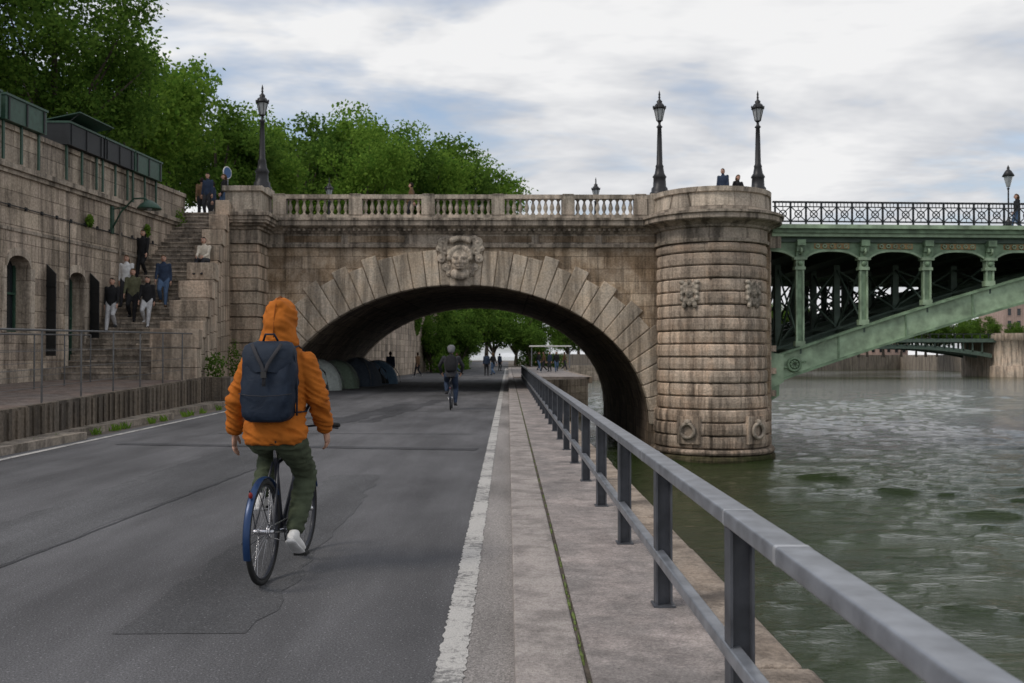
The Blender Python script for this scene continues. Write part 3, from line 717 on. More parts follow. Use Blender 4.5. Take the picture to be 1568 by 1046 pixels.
# ---------------------------------------------------------------- foreground railing
mb=MB(); RX=.86
ys_=[5.54+1.83*k for k in range(-4,32)]
for y in ys_:
    mb.box(RX-.045,RX-.035,y-.05,y+.05,.12,.865,'steeld'); mb.box(RX+.035,RX+.045,y-.05,y+.05,.12,.865,'steeld'); mb.box(RX-.036,RX+.036,y-.006,y+.006,.12,.865,'steeld')
    mb.box(RX-.06,RX+.06,y-.065,y+.065,.118,.128,'steeld')
y0,y1=ys_[0]-.6,ys_[-1]
def rrect(w,h,r,n=4):
    out=[]
    for cx_,cz_,a in ((w-r,h-r,0),(-w+r,h-r,90),(-w+r,-h+r,180),(w-r,-h+r,270)):
        for k in range(n+1):
            b=math.radians(a+90*k/n); out.append((cx_+r*math.cos(b),cz_+r*math.sin(b)))
    return out
def prism(sec,x,z,ya,yb,mat):
    m=len(sec); vs=[(x+a,y,z+b) for y in (ya,yb) for a,b in sec]
    mb.add(vs,[(k,(k+1)%m,m+(k+1)%m,m+k) for k in range(m)],mat,True)
    mb.add(vs,[tuple(range(m)),tuple(range(m,2*m))],mat,False)
prism(rrect(.056,.03,.012),RX,.895,y0,y1,'steel')
prism(rrect(.028,.028,.010),RX-.025,.40,y0,y1,'steel')
for k in range(1,34,3):
    y=ys_[k]+.5 if k>1 else 3.75
    prism(rrect(.0575,.0315,.012),RX,.895,y-.03,y-.015,'bolt')
prism(rrect(.0575,.0315,.012),RX,.895,3.0,3.03,'bolt')
mb.obj('quay_railing')
# ---------------------------------------------------------------- trees
def tree_mesh(name,seed,H,R,tH,nl,ls,leaf='leaf',nlobe=34,flat=.85):
    r=np.random.default_rng(seed); mb=MB(); cz=tH+(H-tH)*.5; hz=(H-tH)*.5
    lobes=[]
    for i in range(nlobe):
        d=r.normal(size=3); d/=np.linalg.norm(d); q=.35+.5*r.random()**.6
        p=np.array([d[0]*R*q,d[1]*R*q,cz+d[2]*hz*q]); lobes.append((p,R*(.13+.19*r.random())))
    mb.loft([(0,0,-.3),(0,0,tH*.5),(.1,.05,tH),(.05,.1,cz+hz*.4)],[.36*R/5,.28*R/5,.22*R/5,.06],'bark',9)
    for p,lr in lobes[:14]:
        s=(0.05,0.05,tH*(.75+.4*r.random())); m=(p[0]*.45,p[1]*.45,(s[2]+p[2])*.5+.3)
        mb.loft([s,m,tuple(p)],[.11*R/5,.07*R/5,.02],'bark',6)
    per=nl//nlobe; C=[]
    for p,lr in lobes:
        k=int(per*(lr/(R*.26))**2)
        d=r.normal(size=(k,3)); d/=np.linalg.norm(d,axis=1)[:,None]; d[:,2]*=flat
        rad=lr*(.5+.65*r.random(k)**.8)*(1+.4*np.sin(d[:,0]*6+p[0])*np.cos(d[:,2]*7+p[1]))
        C.append(p+d*rad[:,None])
    C=np.concatenate(C); k=len(C)
    u=r.normal(size=(k,3)); u/=np.linalg.norm(u,axis=1)[:,None]; w=r.normal(size=(k,3)); w-=u*(u*w).sum(1)[:,None]; w/=np.linalg.norm(w,axis=1)[:,None]
    a=(ls*(.5+.8*r.random(k)))[:,None]; V=np.stack([C-u*a*.5,C+w*a*.33,C+u*a*.55,C-w*a*.33],1).reshape(-1,3)
    Fq=np.arange(4*k).reshape(-1,4)
    mb.add(V.tolist(),Fq.tolist(),leaf)
    me=bpy.data.meshes.new(name); me.from_pydata(mb.v,[],mb.f)
    for m in mb.mats: me.materials.append(m)
    me.polygons.foreach_set('material_index',mb.m); me.update(); return me
TA=tree_mesh('tree_a',1,14,5.6,4,22000,.31,nlobe=50); TB=tree_mesh('tree_b',2,13,5.0,3.5,20000,.31,'leafd',nlobe=50); TN=tree_mesh('tree_near',3,14,5.5,3.5,46000,.22,'leafd',64); TC=tree_mesh('tree_c',5,11,5.0,2.2,18000,.34,'leafd')
def T(me,x,y,z,s=1,r=0,sz=None): return place('plane_tree',me,loc=(x,y,z),rot=(0,0,r),scale=(s,s,(sz or s)))
T(TN,-21.0,33,6.7,1.0,.3); T(TN,-19.6,43,6.8,.92,1.7,.86); T(TN,-27,40,6.8,1.15,2.6); T(TA,-19.5,53,6.9,.85,4,.84); T(TN,-25,25.5,6.7,1.0,1.1)
T(TB,-22,64,6.9,1.0,2,.95)
for px_,ty,Y,me,r in ((390,178,66,TA,0),(330,150,60,TB,1.2),(455,172,78,TB,.5),(520,168,84,TA,2.2),(590,188,88,TB,3.3),(640,196,92,TA,4.1),(690,208,98,TB,5),(722,245,104,TA,1),(560,200,76,TA,2.9),(420,210,90,TA,3)):
    H=14 if me is TA else 13; s=(PZ(ty,Y)-6.9)/H; T(me,PX(px_,Y),Y,6.9,max(s,.8)*.98,r,s)
for i,(px_,Y,s,me) in enumerate(((655,105,.75,TC),(680,118,.8,TC),(705,100,.5,TC),(715,130,.95,TB),(755,140,.95,TC),(790,150,1.,TC),(660,90,.5,TC),(830,165,.9,TB),(690,170,1.1,TB),(870,190,.9,TC),(745,170,1.1,TA),(812,140,.6,TC))):
    T(me,PX(px_,Y),Y,-.3,s,i*1.3)
def blobfol(name,spots,leaf,ls,n,rad):
    r=np.random.default_rng(11); C=[]
    for (p,q) in spots:
        d=r.normal(size=(n,3)); d/=np.linalg.norm(d,axis=1)[:,None]; C.append(np.array(p)+d*np.array(q)*(.4+.6*r.random((n,1))))
    C=np.concatenate(C); k=len(C); u=r.normal(size=(k,3)); u/=np.linalg.norm(u,axis=1)[:,None]; w=np.cross(u,r.normal(size=(k,3))); w/=np.linalg.norm(w,axis=1)[:,None]
    a=(ls*(.5+.8*r.random(k)))[:,None]; V=np.stack([C-u*a*.5,C+w*a*.33,C+u*a*.55,C-w*a*.33],1).reshape(-1,3)
    mb=MB(); mb.add(V.tolist(),np.arange(4*k).reshape(-1,4).tolist(),leaf); return mb.obj(name)
blobfol('ivy',[((-7.9,85,4.8),(.5,1.8,1.6)),((-7.5,92,3.4),(.7,3,3.4)),((-7.1,102,4),(.8,5,3)),((-8.2,76,6.2),(.7,2.5,.7)),((-7.7,86,6.5),(1.2,6,.8))],'leafd',.28,2200,1)
blobfol('hedge',[((-5.9+i*.1,88+i*3,.7),(1.0,1.8,1.2)) for i in range(9)]+[((2.5+i,150,.8),(1.5,1.5,1.3)) for i in range(6)],'leafd',.25,800,1)
blobfol('planter_shrub',[((-9.0,30.6,1.2),(.35,.3,.45)),((-8.8,37.4,1.0),(.4,.4,.55)),((-9.9,36.0,1.3),(.25,.25,.9))],'leafd',.09,420,1)
mb=MB(); mb.box(-9.35,-8.6,30.3,30.9,.0,.85,'wood'); mb.box(-9.2,-8.4,37.1,37.8,.0,.6,'wood'); mb.obj('planter_box',bevel=.02)
blobfol('wall_plants',[((wx(37.8)+.1,37.8,6.6),(.25,.4,.5)),((wx(35)+.1,35,5.9),(.12,.2,.25)),((wx(31)+.1,31,5.7),(.1,.2,.2))],'leaf',.1,260,1)
# ---------------------------------------------------------------- far right background
mb=MB(); dk='irond'
xa,xb=58,98
xs_=np.linspace(xa,92.5,20); arc=[1.6+2.1*(1-((x-74)/20)**2) for x in xs_]
for yo in (190,196,202):
    for i in range(19):
        mb.hexa([(xs_[i],yo,arc[i]-.8),(xs_[i+1],yo,arc[i+1]-.8),(xs_[i+1],yo+.6,arc[i+1]-.8),(xs_[i],yo+.6,arc[i]-.8)],[(xs_[i],yo,arc[i]),(xs_[i+1],yo,arc[i+1]),(xs_[i+1],yo+.6,arc[i+1]),(xs_[i],yo+.6,arc[i])],dk)
        mb.box(xs_[i]-.12,xs_[i]+.12,yo,yo+.4,arc[i]-.3,4.2,dk)
mb.box(50,150,189.5,204,4.1,4.8,dk); mb.box(50,150,189.4,189.6,5.6,5.75,'dblack')
for k in range(60): mb.box(50+k*1.6,50.12+k*1.6,189.4,189.6,4.8,5.6,'dblack')
mb.lathe([(3.6,-3),(3.6,-.5),(3.0,-.3),(3.0,4.3),(3.4,4.6),(3.3,5.8)],'quoin',(96,190,0),20); mb.box(93,99,190,204,-3,4.8,'quoin')
mb.box(99,160,188,206,-3,4.1,'wallp')
mb.obj('distant_road_bridge')
mb=MB()
pl=[(5.6,150),(22,205),(52,262),(120,300),(260,340),(700,360)]
for a,b in zip(pl,pl[1:]): 
    mb.hexa([(a[0],a[1],-3),(b[0],b[1],-3),(b[0]-2,b[1]+60,-3),(a[0]-2,a[1]+60,-3)],[(a[0],a[1],1.8),(b[0],b[1],1.8),(b[0]-2,b[1]+60,1.8),(a[0]-2,a[1]+60,1.8)],'step')
mb.obj('distant_embankment')
def building(x,y,w,h,fac,ang=0):
    mb=MB(); fl=int(h/3.2)
    mb.box(0,w,0,12,0,h,fac); nw=int(w/2.4)
    for f_ in range(fl):
        for i in range(nw):
            cx_=w*(i+.5)/nw; z=f_*3.2+.8; mb.box(cx_-.5,cx_+.5,-.02,.1,z,z+1.8,'win'); mb.box(cx_-.62,cx_+.62,-.1,-.03,z-.12,z,fac); mb.box(cx_-.62,cx_-.52,-.06,0,z,z+1.9,fac); mb.box(cx_+.52,cx_+.62,-.06,0,z,z+1.9,fac)
    mb.box(-.2,w+.2,-.3,12.2,h,h+.3,fac)
    mb.hexa([(0,0,h+.3),(w,0,h+.3),(w,12,h+.3),(0,12,h+.3)],[(.8,1.5,h+3),(w-.8,1.5,h+3),(w-.8,10.5,h+3),(.8,10.5,h+3)],'roof')
    for i in range(nw//2):
        cx_=w*(i*2+1)/nw; mb.box(cx_-.5,cx_+.5,.3,1.6,h+.5,h+2.1,'roof'); mb.box(cx_-.35,cx_+.35,.27,.3,h+.7,h+1.9,'win')
    for i in range(3): mb.box(w*(i+.5)/3-.7,w*(i+.5)/3+.7,5,6,h+3,h+4.6,'facadep')
    mb.obj('apartment_building',loc=(x,y,1.8),rot=(0,0,ang))
for i,(x,y,w,h,fc) in enumerate(((131,262,16,14,'facadep'),(149,266,20,17,'facade'),(171,272,22,15,'facade'),(60,292,18,9,'facade'),(80,300,22,8,'facade'),(104,306,20,11,'facadep'),(196,280,24,17,'facade'))): building(x,y,w,h,fc,.1)
mb=MB(); mb.hexa([(118,240,-3),(300,240,-3),(300,330,-3),(118,330,-3)],[(118,240,1.8),(300,240,1.8),(300,330,1.8),(118,330,1.8)],'step'); mb.obj('right_bank')
for i in range(34):
    tt=i/33; x=14+tt*160; y=197+tt*112+random.uniform(-3,3); T((TC,TB,TB)[i%3],x,y,1.5,.75+.45*random.random(),i)
for i in range(7): T(TB,121+i*8,252,1.5,.6+.2*random.random(),i*2)
# ---------------------------------------------------------------- tents
def tent(x,y,w,l,h,mat,rot):
    mb=MB(); K=10
    vs=[];fs=[]; n=24
    for i in range(K+1):
        a=math.pi/2*i/K
        for k in range(n):
            b=2*math.pi*k/n; sq=1-.08*math.cos(4*b)
            vs.append((w/2*sq*math.cos(b)*math.cos(a)**.8 if i<K else 0,l/2*sq*math.sin(b)*math.cos(a)**.8 if i<K else 0,h*math.sin(a)*(1-.05*abs(math.sin(2*b)))))
    for i in range(K):
        for k in range(n): fs.append((i*n+k,i*n+(k+1)%n,(i+1)*n+(k+1)%n,(i+1)*n+k))
    mb.add(vs,fs,mat)
    for sg in (-1,1):
        pts=[(w/2*.92*math.cos(q),sg*l/2*.92*math.cos(q),h*1.01*math.sin(q)+.01) for q in np.linspace(0.05,math.pi-.05,13)]; mb.loft(pts,[.02]*13,'fencem',5,(0,0,1))
    mb.add([(-.35,-l/2*.98,.03),(.35,-l/2*.98,.03),(.22,-l/2*.8,h*.6),(0,-l/2*.68,h*.74),(-.22,-l/2*.8,h*.6)],[(0,1,2,3,4)],'dblack')
    mb.obj('camping_tent',loc=(x,y,0),rot=(0,0,rot))
cloth('t_grey',(.42,.46,.44)); cloth('t_green',(.16,.21,.16)); cloth('t_navy',(.07,.09,.12)); cloth('t_blue',(.16,.26,.38))
tent(PX(487,44),44,2.2,2.4,1.35,'t_grey',.3); tent(PX(515,46.5),46.5,2.3,2.2,1.3,'t_green',.1); tent(PX(548,50),50,2.4,2.4,1.4,'t_navy',-.2); tent(PX(578,54),54,2.2,2.2,1.25,'t_blue',.4)
# ---------------------------------------------------------------- humans
def ik(h,t,l1,l2,bend):
    h=Vector(h);t=Vector(t);d=t-h;L=min(d.length,(l1+l2)*.999);u=d.normalized();a=(l1*l1-l2*l2+L*L)/(2*L);hh=math.sqrt(max(l1*l1-a*a,0))
    b=Vector(bend);b=(b-u*b.dot(u)).normalized(); return h+u*a+b*hh, h+u*L
def pose(kind='stand',ph=1):
    J=dict(pel=Vector((0,0,.95)),chest=Vector((0,0,1.28)),neck=Vector((0,0,1.48)),head=Vector((0,.02,1.635)))
    for s,n_ in ((-1,'L'),(1,'R')):
        J['sh'+n_]=Vector((s*.18,0,1.42)); J['hip'+n_]=Vector((s*.09,0,.93))
        sw=ph*s
        if kind=='stand': an=Vector((s*.11,.03*sw,.09)); wr=Vector((s*.25,.06,.85)); 
        elif kind=='walk': an=Vector((s*.09,.26*sw,.09+(.1 if sw<0 else 0))); wr=Vector((s*.24,-.2*sw+.05,.88))
        elif kind=='stairs': an=Vector((s*.09,(.26 if sw>0 else -.04),.09-(.0 if sw>0 else -.17))); wr=Vector((s*.23,-.1*sw+.1,.88))
        elif kind=='sit': an=Vector((s*.12,.48,-.0+.09)); wr=Vector((s*.12,.42,.62)); J['hip'+n_]=Vector((s*.09,0,.5))
        kn,an=ik(J['hip'+n_],an,.44,.43,(s*.05,1,0)); J['kn'+n_]=kn;J['an'+n_]=an
        if kind=='sit': 
            J['sh'+n_]=Vector((s*.18,.06,.98))
        el,wr=ik(J['sh'+n_],wr,.29,.26,(s*.4,-1,0)); J['el'+n_]=el;J['wr'+n_]=wr; J['hd'+n_]=(wr-el).normalized()
        J['to'+n_]=an+Vector((s*.02,.16,-.055)); J['he'+n_]=an+Vector((0,-.05,-.05))
    if kind=='sit': J['pel']=Vector((0,0,.52)); J['chest']=Vector((0,.04,.85)); J['neck']=Vector((0,.08,1.05)); J['head']=Vector((0,.12,1.2))
    return J
def hand(mb,w,d,side,mat,nrm=(1,0,0),s=1.0,curl=.3):
    d=Vector(d).normalized(); nrm=Vector(nrm); nrm=(nrm-d*nrm.dot(d)).normalized(); ac=d.cross(nrm)
    if ac.y<0: ac=-ac
    w=Vector(w); mb.loft([w-d*.02*s,w+d*.02*s,w+d*.06*s,w+d*.095*s],[(.026*s,.019*s),(.034*s,.018*s),(.042*s,.016*s),(.038*s,.012*s)],mat,12,ac)
    for k,(o_,L) in enumerate(((.03,.072),(.010,.08),(-.011,.075),(-.03,.06))):
        b=w+d*.085*s+ac*o_*s; pts=[b]; dd=d.copy(); r=[.0095*s]
        for q in range(3):
            dd=(dd+nrm*(curl+.06*k)*(.5+.3*q)).normalized(); b=b+dd*L*s*(.42,.33,.27)[q]; pts.append(b); r.append((.009,.008,.005)[q]*s)
        mb.loft(pts,r,mat,8,ac)
    b=w+d*.025*s+ac*.026*s; dd=(d*.7+ac*.7+nrm*.2).normalized(); p1=b+dd*.04*s; p2=p1+(dd+d*.5+nrm*.2).normalized()*.032*s; p3=p2+(d+nrm*.3).normalized()*.022*s
    mb.loft([b,p1,p2,p3],[.014*s,.012*s,.0105*s,.006*s],mat,8,nrm)
def headparts(mb,h,skin,hair,X=None,rot=None):
    h=Vector(h)
    for s in (-1,1):
        mb.ell(h+Vector((s*.031,.088,.0)),(.013,.008,.008),'white',8); mb.ell(h+Vector((s*.031,.094,.0)),(.006,.004,.006),'dblack',6)
        mb.ell(h+Vector((s*.031,.088,.022)),(.018,.008,.004),hair,6); mb.ell(h+Vector((s*.078,.0,-.01)),(.012,.02,.032),skin,8)
    mb.loft([h+Vector((0,.088,.012)),h+Vector((0,.104,-.015)),h+Vector((0,.112,-.03)),h+Vector((0,.09,-.038))],[.007,.011,.015,.008],skin,8)
    mb.ell(h+Vector((0,.086,-.062)),(.024,.008,.007),cloth('lips',(.35,.13,.11)),8)
def body(J,c,voxel=.02,big=1.0,hairlong=False):
    b=MB(); k='skin'
    pel,ch,ne,he=J['pel'],J['chest'],J['neck'],J['head']
    def tp(f): return pel+(ch-pel)*(f/.6) if f<.6 else ch+(ne-ch)*((f-.6)/.4)
    fr=[(-.16,.145,.115),(0,.168,.125),(.2,.155,.115),(.42,.165,.12),(.65,.185,.12),(.82,.178,.105),(.93,.11,.075),(1.05,.06,.06),(1.2,.055,.057)]
    b.loft([tp(f) if f<=1 else ne+(he-ne)*((f-1)/.9) for f,_,_ in fr],[(a*big,q*big) for _,a,q in fr],k,16,(1,0,0))
    for n_ in 'LR':
        sh,el,wr,hp,kn,an,to,hl=[J[q+n_] for q in ('sh','el','wr','hip','kn','an','to','he')]
        b.loft([sh+Vector((0,0,.02)),sh+(el-sh)*.35,el,el+(wr-el)*.4,wr],[.062*big,.056*big,.046*big,.044*big,.033*big],k,12,(0,1,0)); b.ell(sh,(.068*big,.066*big,.062*big),k,12)
        b.loft([hp+Vector((0,0,.02)),hp+(kn-hp)*.4,kn,kn+(an-kn)*.35,kn+(an-kn)*.8,an],[.1*big,.088*big,.066*big,.066*big,.052*big,.046*big],k,14,(1,0,0))
        b.ell(kn,(.066*big,)*3,k,10)
        d=(to-hl); b.loft([hl-d*.06,hl+d*.15,hl+d*.5,to-d*.05,to+d*.15],[(.03,.03),(.04,.042),(.045,.038),(.045,.028),(.03,.018)],k,12,(1,0,0)); b.cap(an+Vector((0,0,.02)),(an+hl)/2+(to-hl)*.1,.042,.042,k,10)
    b.ell(he,(.076,.093,.115),k,16); b.ell(he+Vector((0,.035,-.06)),(.052,.055,.05),k,12)
    v,f,nn=remesh(b,voxel,4)
    segs=[]
    def sg(a,b_,r,l): segs.append((np.array(a),np.array(b_),r,l))
    top,pan,sho,sk=0,1,2,3
    up1=(ne-pel).normalized()
    sg(pel+up1*.02,ch,.14,top); sg(ch,ne-up1*.06,.14,top)
    sg(ne+(he-ne)*.25,he,.07,sk)
    for n_ in 'LR':
        sg(J['sh'+n_],J['el'+n_],.055,top); sg(J['el'+n_],J['wr'+n_],.04,top)
        sg(J['hip'+n_],J['kn'+n_],.085,pan); sg(J['kn'+n_],J['an'+n_]+Vector((0,0,.03)),.055,pan); sg(J['he'+n_],J['to'+n_],.04,sho)
    fc=np.array([v[list(q)].mean(0) for q in f]); best=np.full(len(f),1e9); lab=np.zeros(len(f),int)
    for a,b_,r,l in segs:
        ab=b_-a; t_=np.clip(((fc-a)@ab)/max(ab@ab,1e-9),0,1); d=np.linalg.norm(fc-(a+t_[:,None]*ab),axis=1)-r
        m=d<best; best[m]=d[m]; lab[m]=l
    hv=fc-np.array(he)
    hair=(lab==sk)&(((hv[:,2]>.055)&(hv[:,1]<.095))|((hv[:,1]<.015)&(hv[:,2]>-.075)))
    lab[hair]=4
    mb=MB(); mats=[c['top'],c['pants'],c['shoes'],'skin',c['hair']]
    ids=[mb.mi(m) for m in mats]
    hvset=set()
    for q,l in zip(f,lab):
        if l==4: hvset.update(q)
    for i in hvset: v[i]+=nn[i]*.014
    mb.v=[tuple(p) for p in v]; mb.f=list(f); mb.m=[ids[l] for l in lab]; mb.s=[True]*len(f)
    headparts(mb,he,'skin',c['hair'])
    for s,n_ in ((-1,'L'),(1,'R')): hand(mb,J['wr'+n_],J['hd'+n_],s,'skin',(-s,0,0))
    if hairlong: mb.loft([he+Vector((0,-.05,.08)),he+Vector((0,-.09,-.03)),he+Vector((0,-.085,-.16)),he+Vector((0,-.08,-.25))],[(.06,.04),(.08,.045),(.085,.035),(.05,.02)],c['hair'],12)
    return mb
cl=lambda n,c:cloth(n,c)
cl('c_black',(.018,.018,.02));cl('c_navy',(.03,.045,.08));cl('c_jeans',(.08,.13,.22));cl('c_cream',(.6,.54,.45));cl('c_lgrey',(.5,.5,.51));cl('c_olive',(.11,.11,.065));cl('c_white',(.65,.65,.65));cl('c_dark',(.04,.04,.045));cl('c_brown',(.15,.09,.05))
cl('h_dark',(.02,.014,.01));cl('h_brown',(.08,.045,.02));cl('c_grey',(.16,.16,.17));cl('c_red',(.3,.05,.04))
def person(mb,x,y,z,head,s=1.0): return mb.obj('pedestrian',loc=(x,y,z),rot=(0,0,head))
def onstairs(px_,py,c,ph=1,long=False,scale=1,dx=0):
    k=(545-py)/F; Y=(1.5-Zs+.66*Ys)/(.66-k); m=body(pose('stairs',ph),dict(top=c[0],pants=c[1],shoes=c[2],hair=c[3]),.022,1.08,long)
    Yq=Ys+(math.floor((Y-Ys)/tr)+.55)*tr
    o=person(m,PX(px_,Y)+dx,Yq,stz(Yq)-ri,math.pi+random.uniform(-.25,.25)); o.scale=(scale,)*3; return o
onstairs(172,507,('c_black','c_lgrey','c_dark','h_dark'),1)
onstairs(203,492,('c_olive','c_black','c_black','h_brown'),-1)
onstairs(193,470,('c_white','c_dark','c_black','h_brown'),1,True)
onstairs(224,502,('c_black','c_lgrey','c_white','h_dark'),-1,True,.94)
onstairs(220,425,('c_black','c_black','c_black','h_dark'),1,True)
onstairs(252,470,('c_navy','c_jeans','c_brown','h_brown'),-1,dx=-.05)
isit=4; ysit=Ys-.3+isit*1.04+.45; m=body(pose('sit'),dict(top='c_cream',pants='c_dark',shoes='c_dark',hair='h_dark'),.022,1.08)
person(m,PX(315,ysit)-.05,ysit+.1,sideh(isit)-.42,math.pi*.96)
A1=body(pose('stand'),dict(top='c_navy',pants='c_dark',shoes='c_dark',hair='h_dark'),.022,1.06)
A2=body(pose('walk'),dict(top='c_black',pants='c_jeans',shoes='c_dark',hair='h_brown'),.022,1.06,True)
A3=body(pose('walk',-1),dict(top='c_brown',pants='c_dark',shoes='c_white',hair='h_dark'),.022,1.06)
o1=person(A1,PX(318,39.6),39.6,7.03,2.8); o2=person(A2,PX(343,39.8),39.8,7.03,2.2)
o3=person(A3,PX(309,40.6),40.6,7.03,.4)
def dup(o,x,y,z,r): return place('pedestrian',o.data,loc=(x,y,z),rot=(0,0,r))
dup(o1,PX(1108,40.5),40.5,7.4,2.6); dup(o2,PX(1131,40.8),40.8,7.2,3.6); dup(o2,PX(1560,43),43,6.78,1.5)
dup(o3,PX(630,41),41,6.9,1.5); dup(o1,PX(326,41.5),41.5,7.03,2.0)
for i,(px_,Y,o_) in enumerate(((745,75,o1),(755,77,o2),(833,85,o3),(842,88,o1),(852,84,o2),(825,90,o2),(864,92,o3),(765,100,o1),(598,57,o1),(640,70,o3),(700,85,o2))):
    dup(o_,PX(px_,Y),Y,(.12 if px_>800 else 0),i*.8)
mb=MB(); mb.box(2.6,7.5,118,122,2.6,2.75,'white'); 
for x in (2.8,5,7.3): mb.box(x-.05,x+.05,118.2,118.3,.1,2.6,'steel')
mb.obj('quay_shelter')
mb=MB(); sx,sy=PX(348,40.2),40.2; mb.cap((sx,sy,7.0),(sx,sy,9.1),.03,.03,'steel',8); M['sgnb']=plain('sign_blue',(.03,.10,.26),.4,var=.03)
X=Matrix.Translation((sx,sy-.05,8.9))@Matrix.Rotation(1.15,4,'Z')@Matrix.Rotation(math.pi/2,4,'X')
mb.lathe([(0,-.015),(.25,-.015),(.25,.015),(0,.015)],'white',(0,0,0),24,smooth=False,X=X); mb.lathe([(0,.018),(.22,.018),(.22,.0)],'sgnb',(0,0,0),24,smooth=False,X=X)
mb.obj('traffic_sign')
# ---------------------------------------------------------------- bicycle
M['tyre']=plain('tyre',(.018,.018,.018),.8); M['blue']=plain('blue_paint',(.015,.04,.11),.3,.2,var=.05); M['chrome']=plain('chrome',(.5,.5,.52),.25,.9,var=.05); M['frame']=plain('frame_black',(.02,.022,.03),.3,.1)
def bicycle(name,accent,loc,rot,fender=True):
    mb=MB(); 
    def wheel(y):
        mb.torus((0,y,.345),.325,.019,'tyre',56,8); mb.torus((0,y,.345),.302,(.009,.012),'frame',56,6)
        mb.cap((-.055,y,.345),(.055,y,.345),.018,.018,'chrome',10)
        for sg in (-1,1): mb.torus((sg*.03,y,.345),.02,.008,'chrome',12,5)
        for k in range(28):
            a=2*math.pi*k/28; b=a+(.35 if k%2 else -.35); sg=1 if k%4<2 else -1
            mb.cap((sg*.03,y+.022*math.cos(b),.345+.022*math.sin(b)),(0,y+.3*math.cos(a),.345+.3*math.sin(a)),.0014,.0014,'chrome',4)
    wheel(0); wheel(1.02)
    BBp=(0,.43,.285); ST_=(0,.27,.80); HT=(0,.80,.83); HB=(0,.84,.68); RH=.345
    tb=lambda a,b,r,m='frame',r2=None: mb.cap(a,b,r,r2 or r,m,10)
    tb(BBp,ST_,.016); tb(BBp,HB,.019); tb((0,.285,.76),HT,.016); tb(HB,HT,.02); tb(ST_,(0,.245,.90),.013,'chrome')
    for sg in (-1,1):
        tb((sg*.065,0,RH),(sg*.03,.4,.285),.010); tb((sg*.065,0,RH),(sg*.02,.275,.77),.008)
        mb.loft([(sg*.05,1.02,RH),(sg*.05,.93,.55),(sg*.045,.885,.71),(0,.865,.72)],[.009,.012,.014,.014],'frame',8)
        tb((sg*.02,.8,.98),(sg*.22,.79,1.0),.013,'frame'); tb((sg*.22,.79,1.0),(sg*.325,.74,.995),.018,'tyre'); tb((sg*.2,.82,.98),(sg*.30,.84,.965),.006,'frame')
    tb(HT,(0,.80,.97),.015,'frame'); tb((0,.80,.97),(0,.82,.98),.02); tb((-.05,.8,.98),(.05,.8,.98),.015)
    mb.loft([(0,.10,.925),(0,.16,.93),(0,.24,.925),(0,.33,.925),(0,.38,.915)],[(.055,.02),(.075,.03),(.05,.028),(.022,.02),(.012,.012)],'tyre',12)
    mb.cap((-.06,.43,.285),(.06,.43,.285),.022,.022,'chrome',10); mb.torus((.045,.43,.285),.085,(.012,.004),'frame',28,5)
    for sg,py,pz in ((1,.45,.12),(-1,.41,.45)):
        tb((sg*.07,.43,.285),(sg*.08,py,pz),.011,'chrome'); mb.box(sg*.135-.045,sg*.135+.045,py-.04,py+.04,pz-.012,pz+.012,'tyre')
    for k in range(5):
        a=k*1.2566; tb((.045,.43,.285),(.045,.43+.08*math.cos(a),.285+.08*math.sin(a)),.005,'chrome')
    for zz in (1,-1): tb((.045,.43,.285+zz*.085),(.045,0,.345+zz*.035),.004,'chrome')
    mb.torus((.045,0,.345),.035,(.008,.006),'chrome',18,5); mb.torus((.035,0,.345),.045,(.006,.006),'chrome',18,5)
    if fender:
        mb.torus((0,0,.345),.356,(.005,.023),accent,36,8,arc=(math.radians(35),math.radians(200)))
        for sg in (-1,1):
            tb((sg*.05,0,.345),(sg*.03,-.35,.33),.003,'frame'); tb((sg*.05,0,.345),(sg*.03,-.2,.64),.003,'frame')
        mb.torus((0,1.02,.345),.356,(.005,.023),accent,30,8,arc=(math.radians(20),math.radians(170)))
        mb.ell((0,-.27,.62),(.015,.012,.022),cloth('reflector',(.2,.02,.02),.3),8)
    return mb.obj(name,loc=loc,rot=rot)
HL=(-1.607,6.56,0); HR=(0,0,-math.radians(3.2))
bicycle('bicycle','blue',HL,HR)
BL=(PX(690,27.5),27.5,0); bicycle('bicycle','frame',BL,(0,0,.02))
# hero cyclist
cloth('j_orange',(.42,.125,.016),.88,7,.45); cloth('j_seam',(.22,.06,.008)); cloth('p_green',(.065,.08,.05),.9,12,.35); M['pack']=cloth('pack_navy',(.012,.02,.036),.62,10,.3); M['packs']=cloth('pack_strap',(.017,.025,.04),.7); M['buckle']=plain('buckle',(.03,.03,.03),.3)
mb=MB()
jk=MB(); k='skin'
rings=[(.905,.25,.200,.150),(.93,.25,.210,.158),(1.0,.262,.212,.162),(1.10,.285,.195,.150),(1.22,.31,.196,.152),(1.34,.335,.208,.155),(1.43,.352,.205,.14),(1.49,.362,.178,.12),(1.54,.37,.125,.1),(1.60,.38,.10,.1),(1.66,.39,.10,.11)]
jk.loft([(0,y,z) for z,y,a,b in rings],[(a,b) for z,y,a,b in rings],k,28,(1,0,0))
SH={'L':Vector((-.185,.355,1.455)),'R':Vector((.185,.355,1.455))}
EL={'L':Vector((-.285,.32,1.20)),'R':Vector((.275,.34,1.20))}
WR={'L':Vector((-.325,.40,.975)),'R':Vector((.285,.52,.99))}
for s in 'LR':
    a,b,c=SH[s],EL[s],WR[s]
    jk.loft([a,a+(b-a)*.3,a+(b-a)*.7,b,b+(c-b)*.35,b+(c-b)*.75,c],[.078,.080,.071,.068,.066,.058,.045],k,16,(0,1,0)); jk.ell(a,(.08,.08,.075),k,14); jk.ell(b,(.069,.069,.069),k,12)
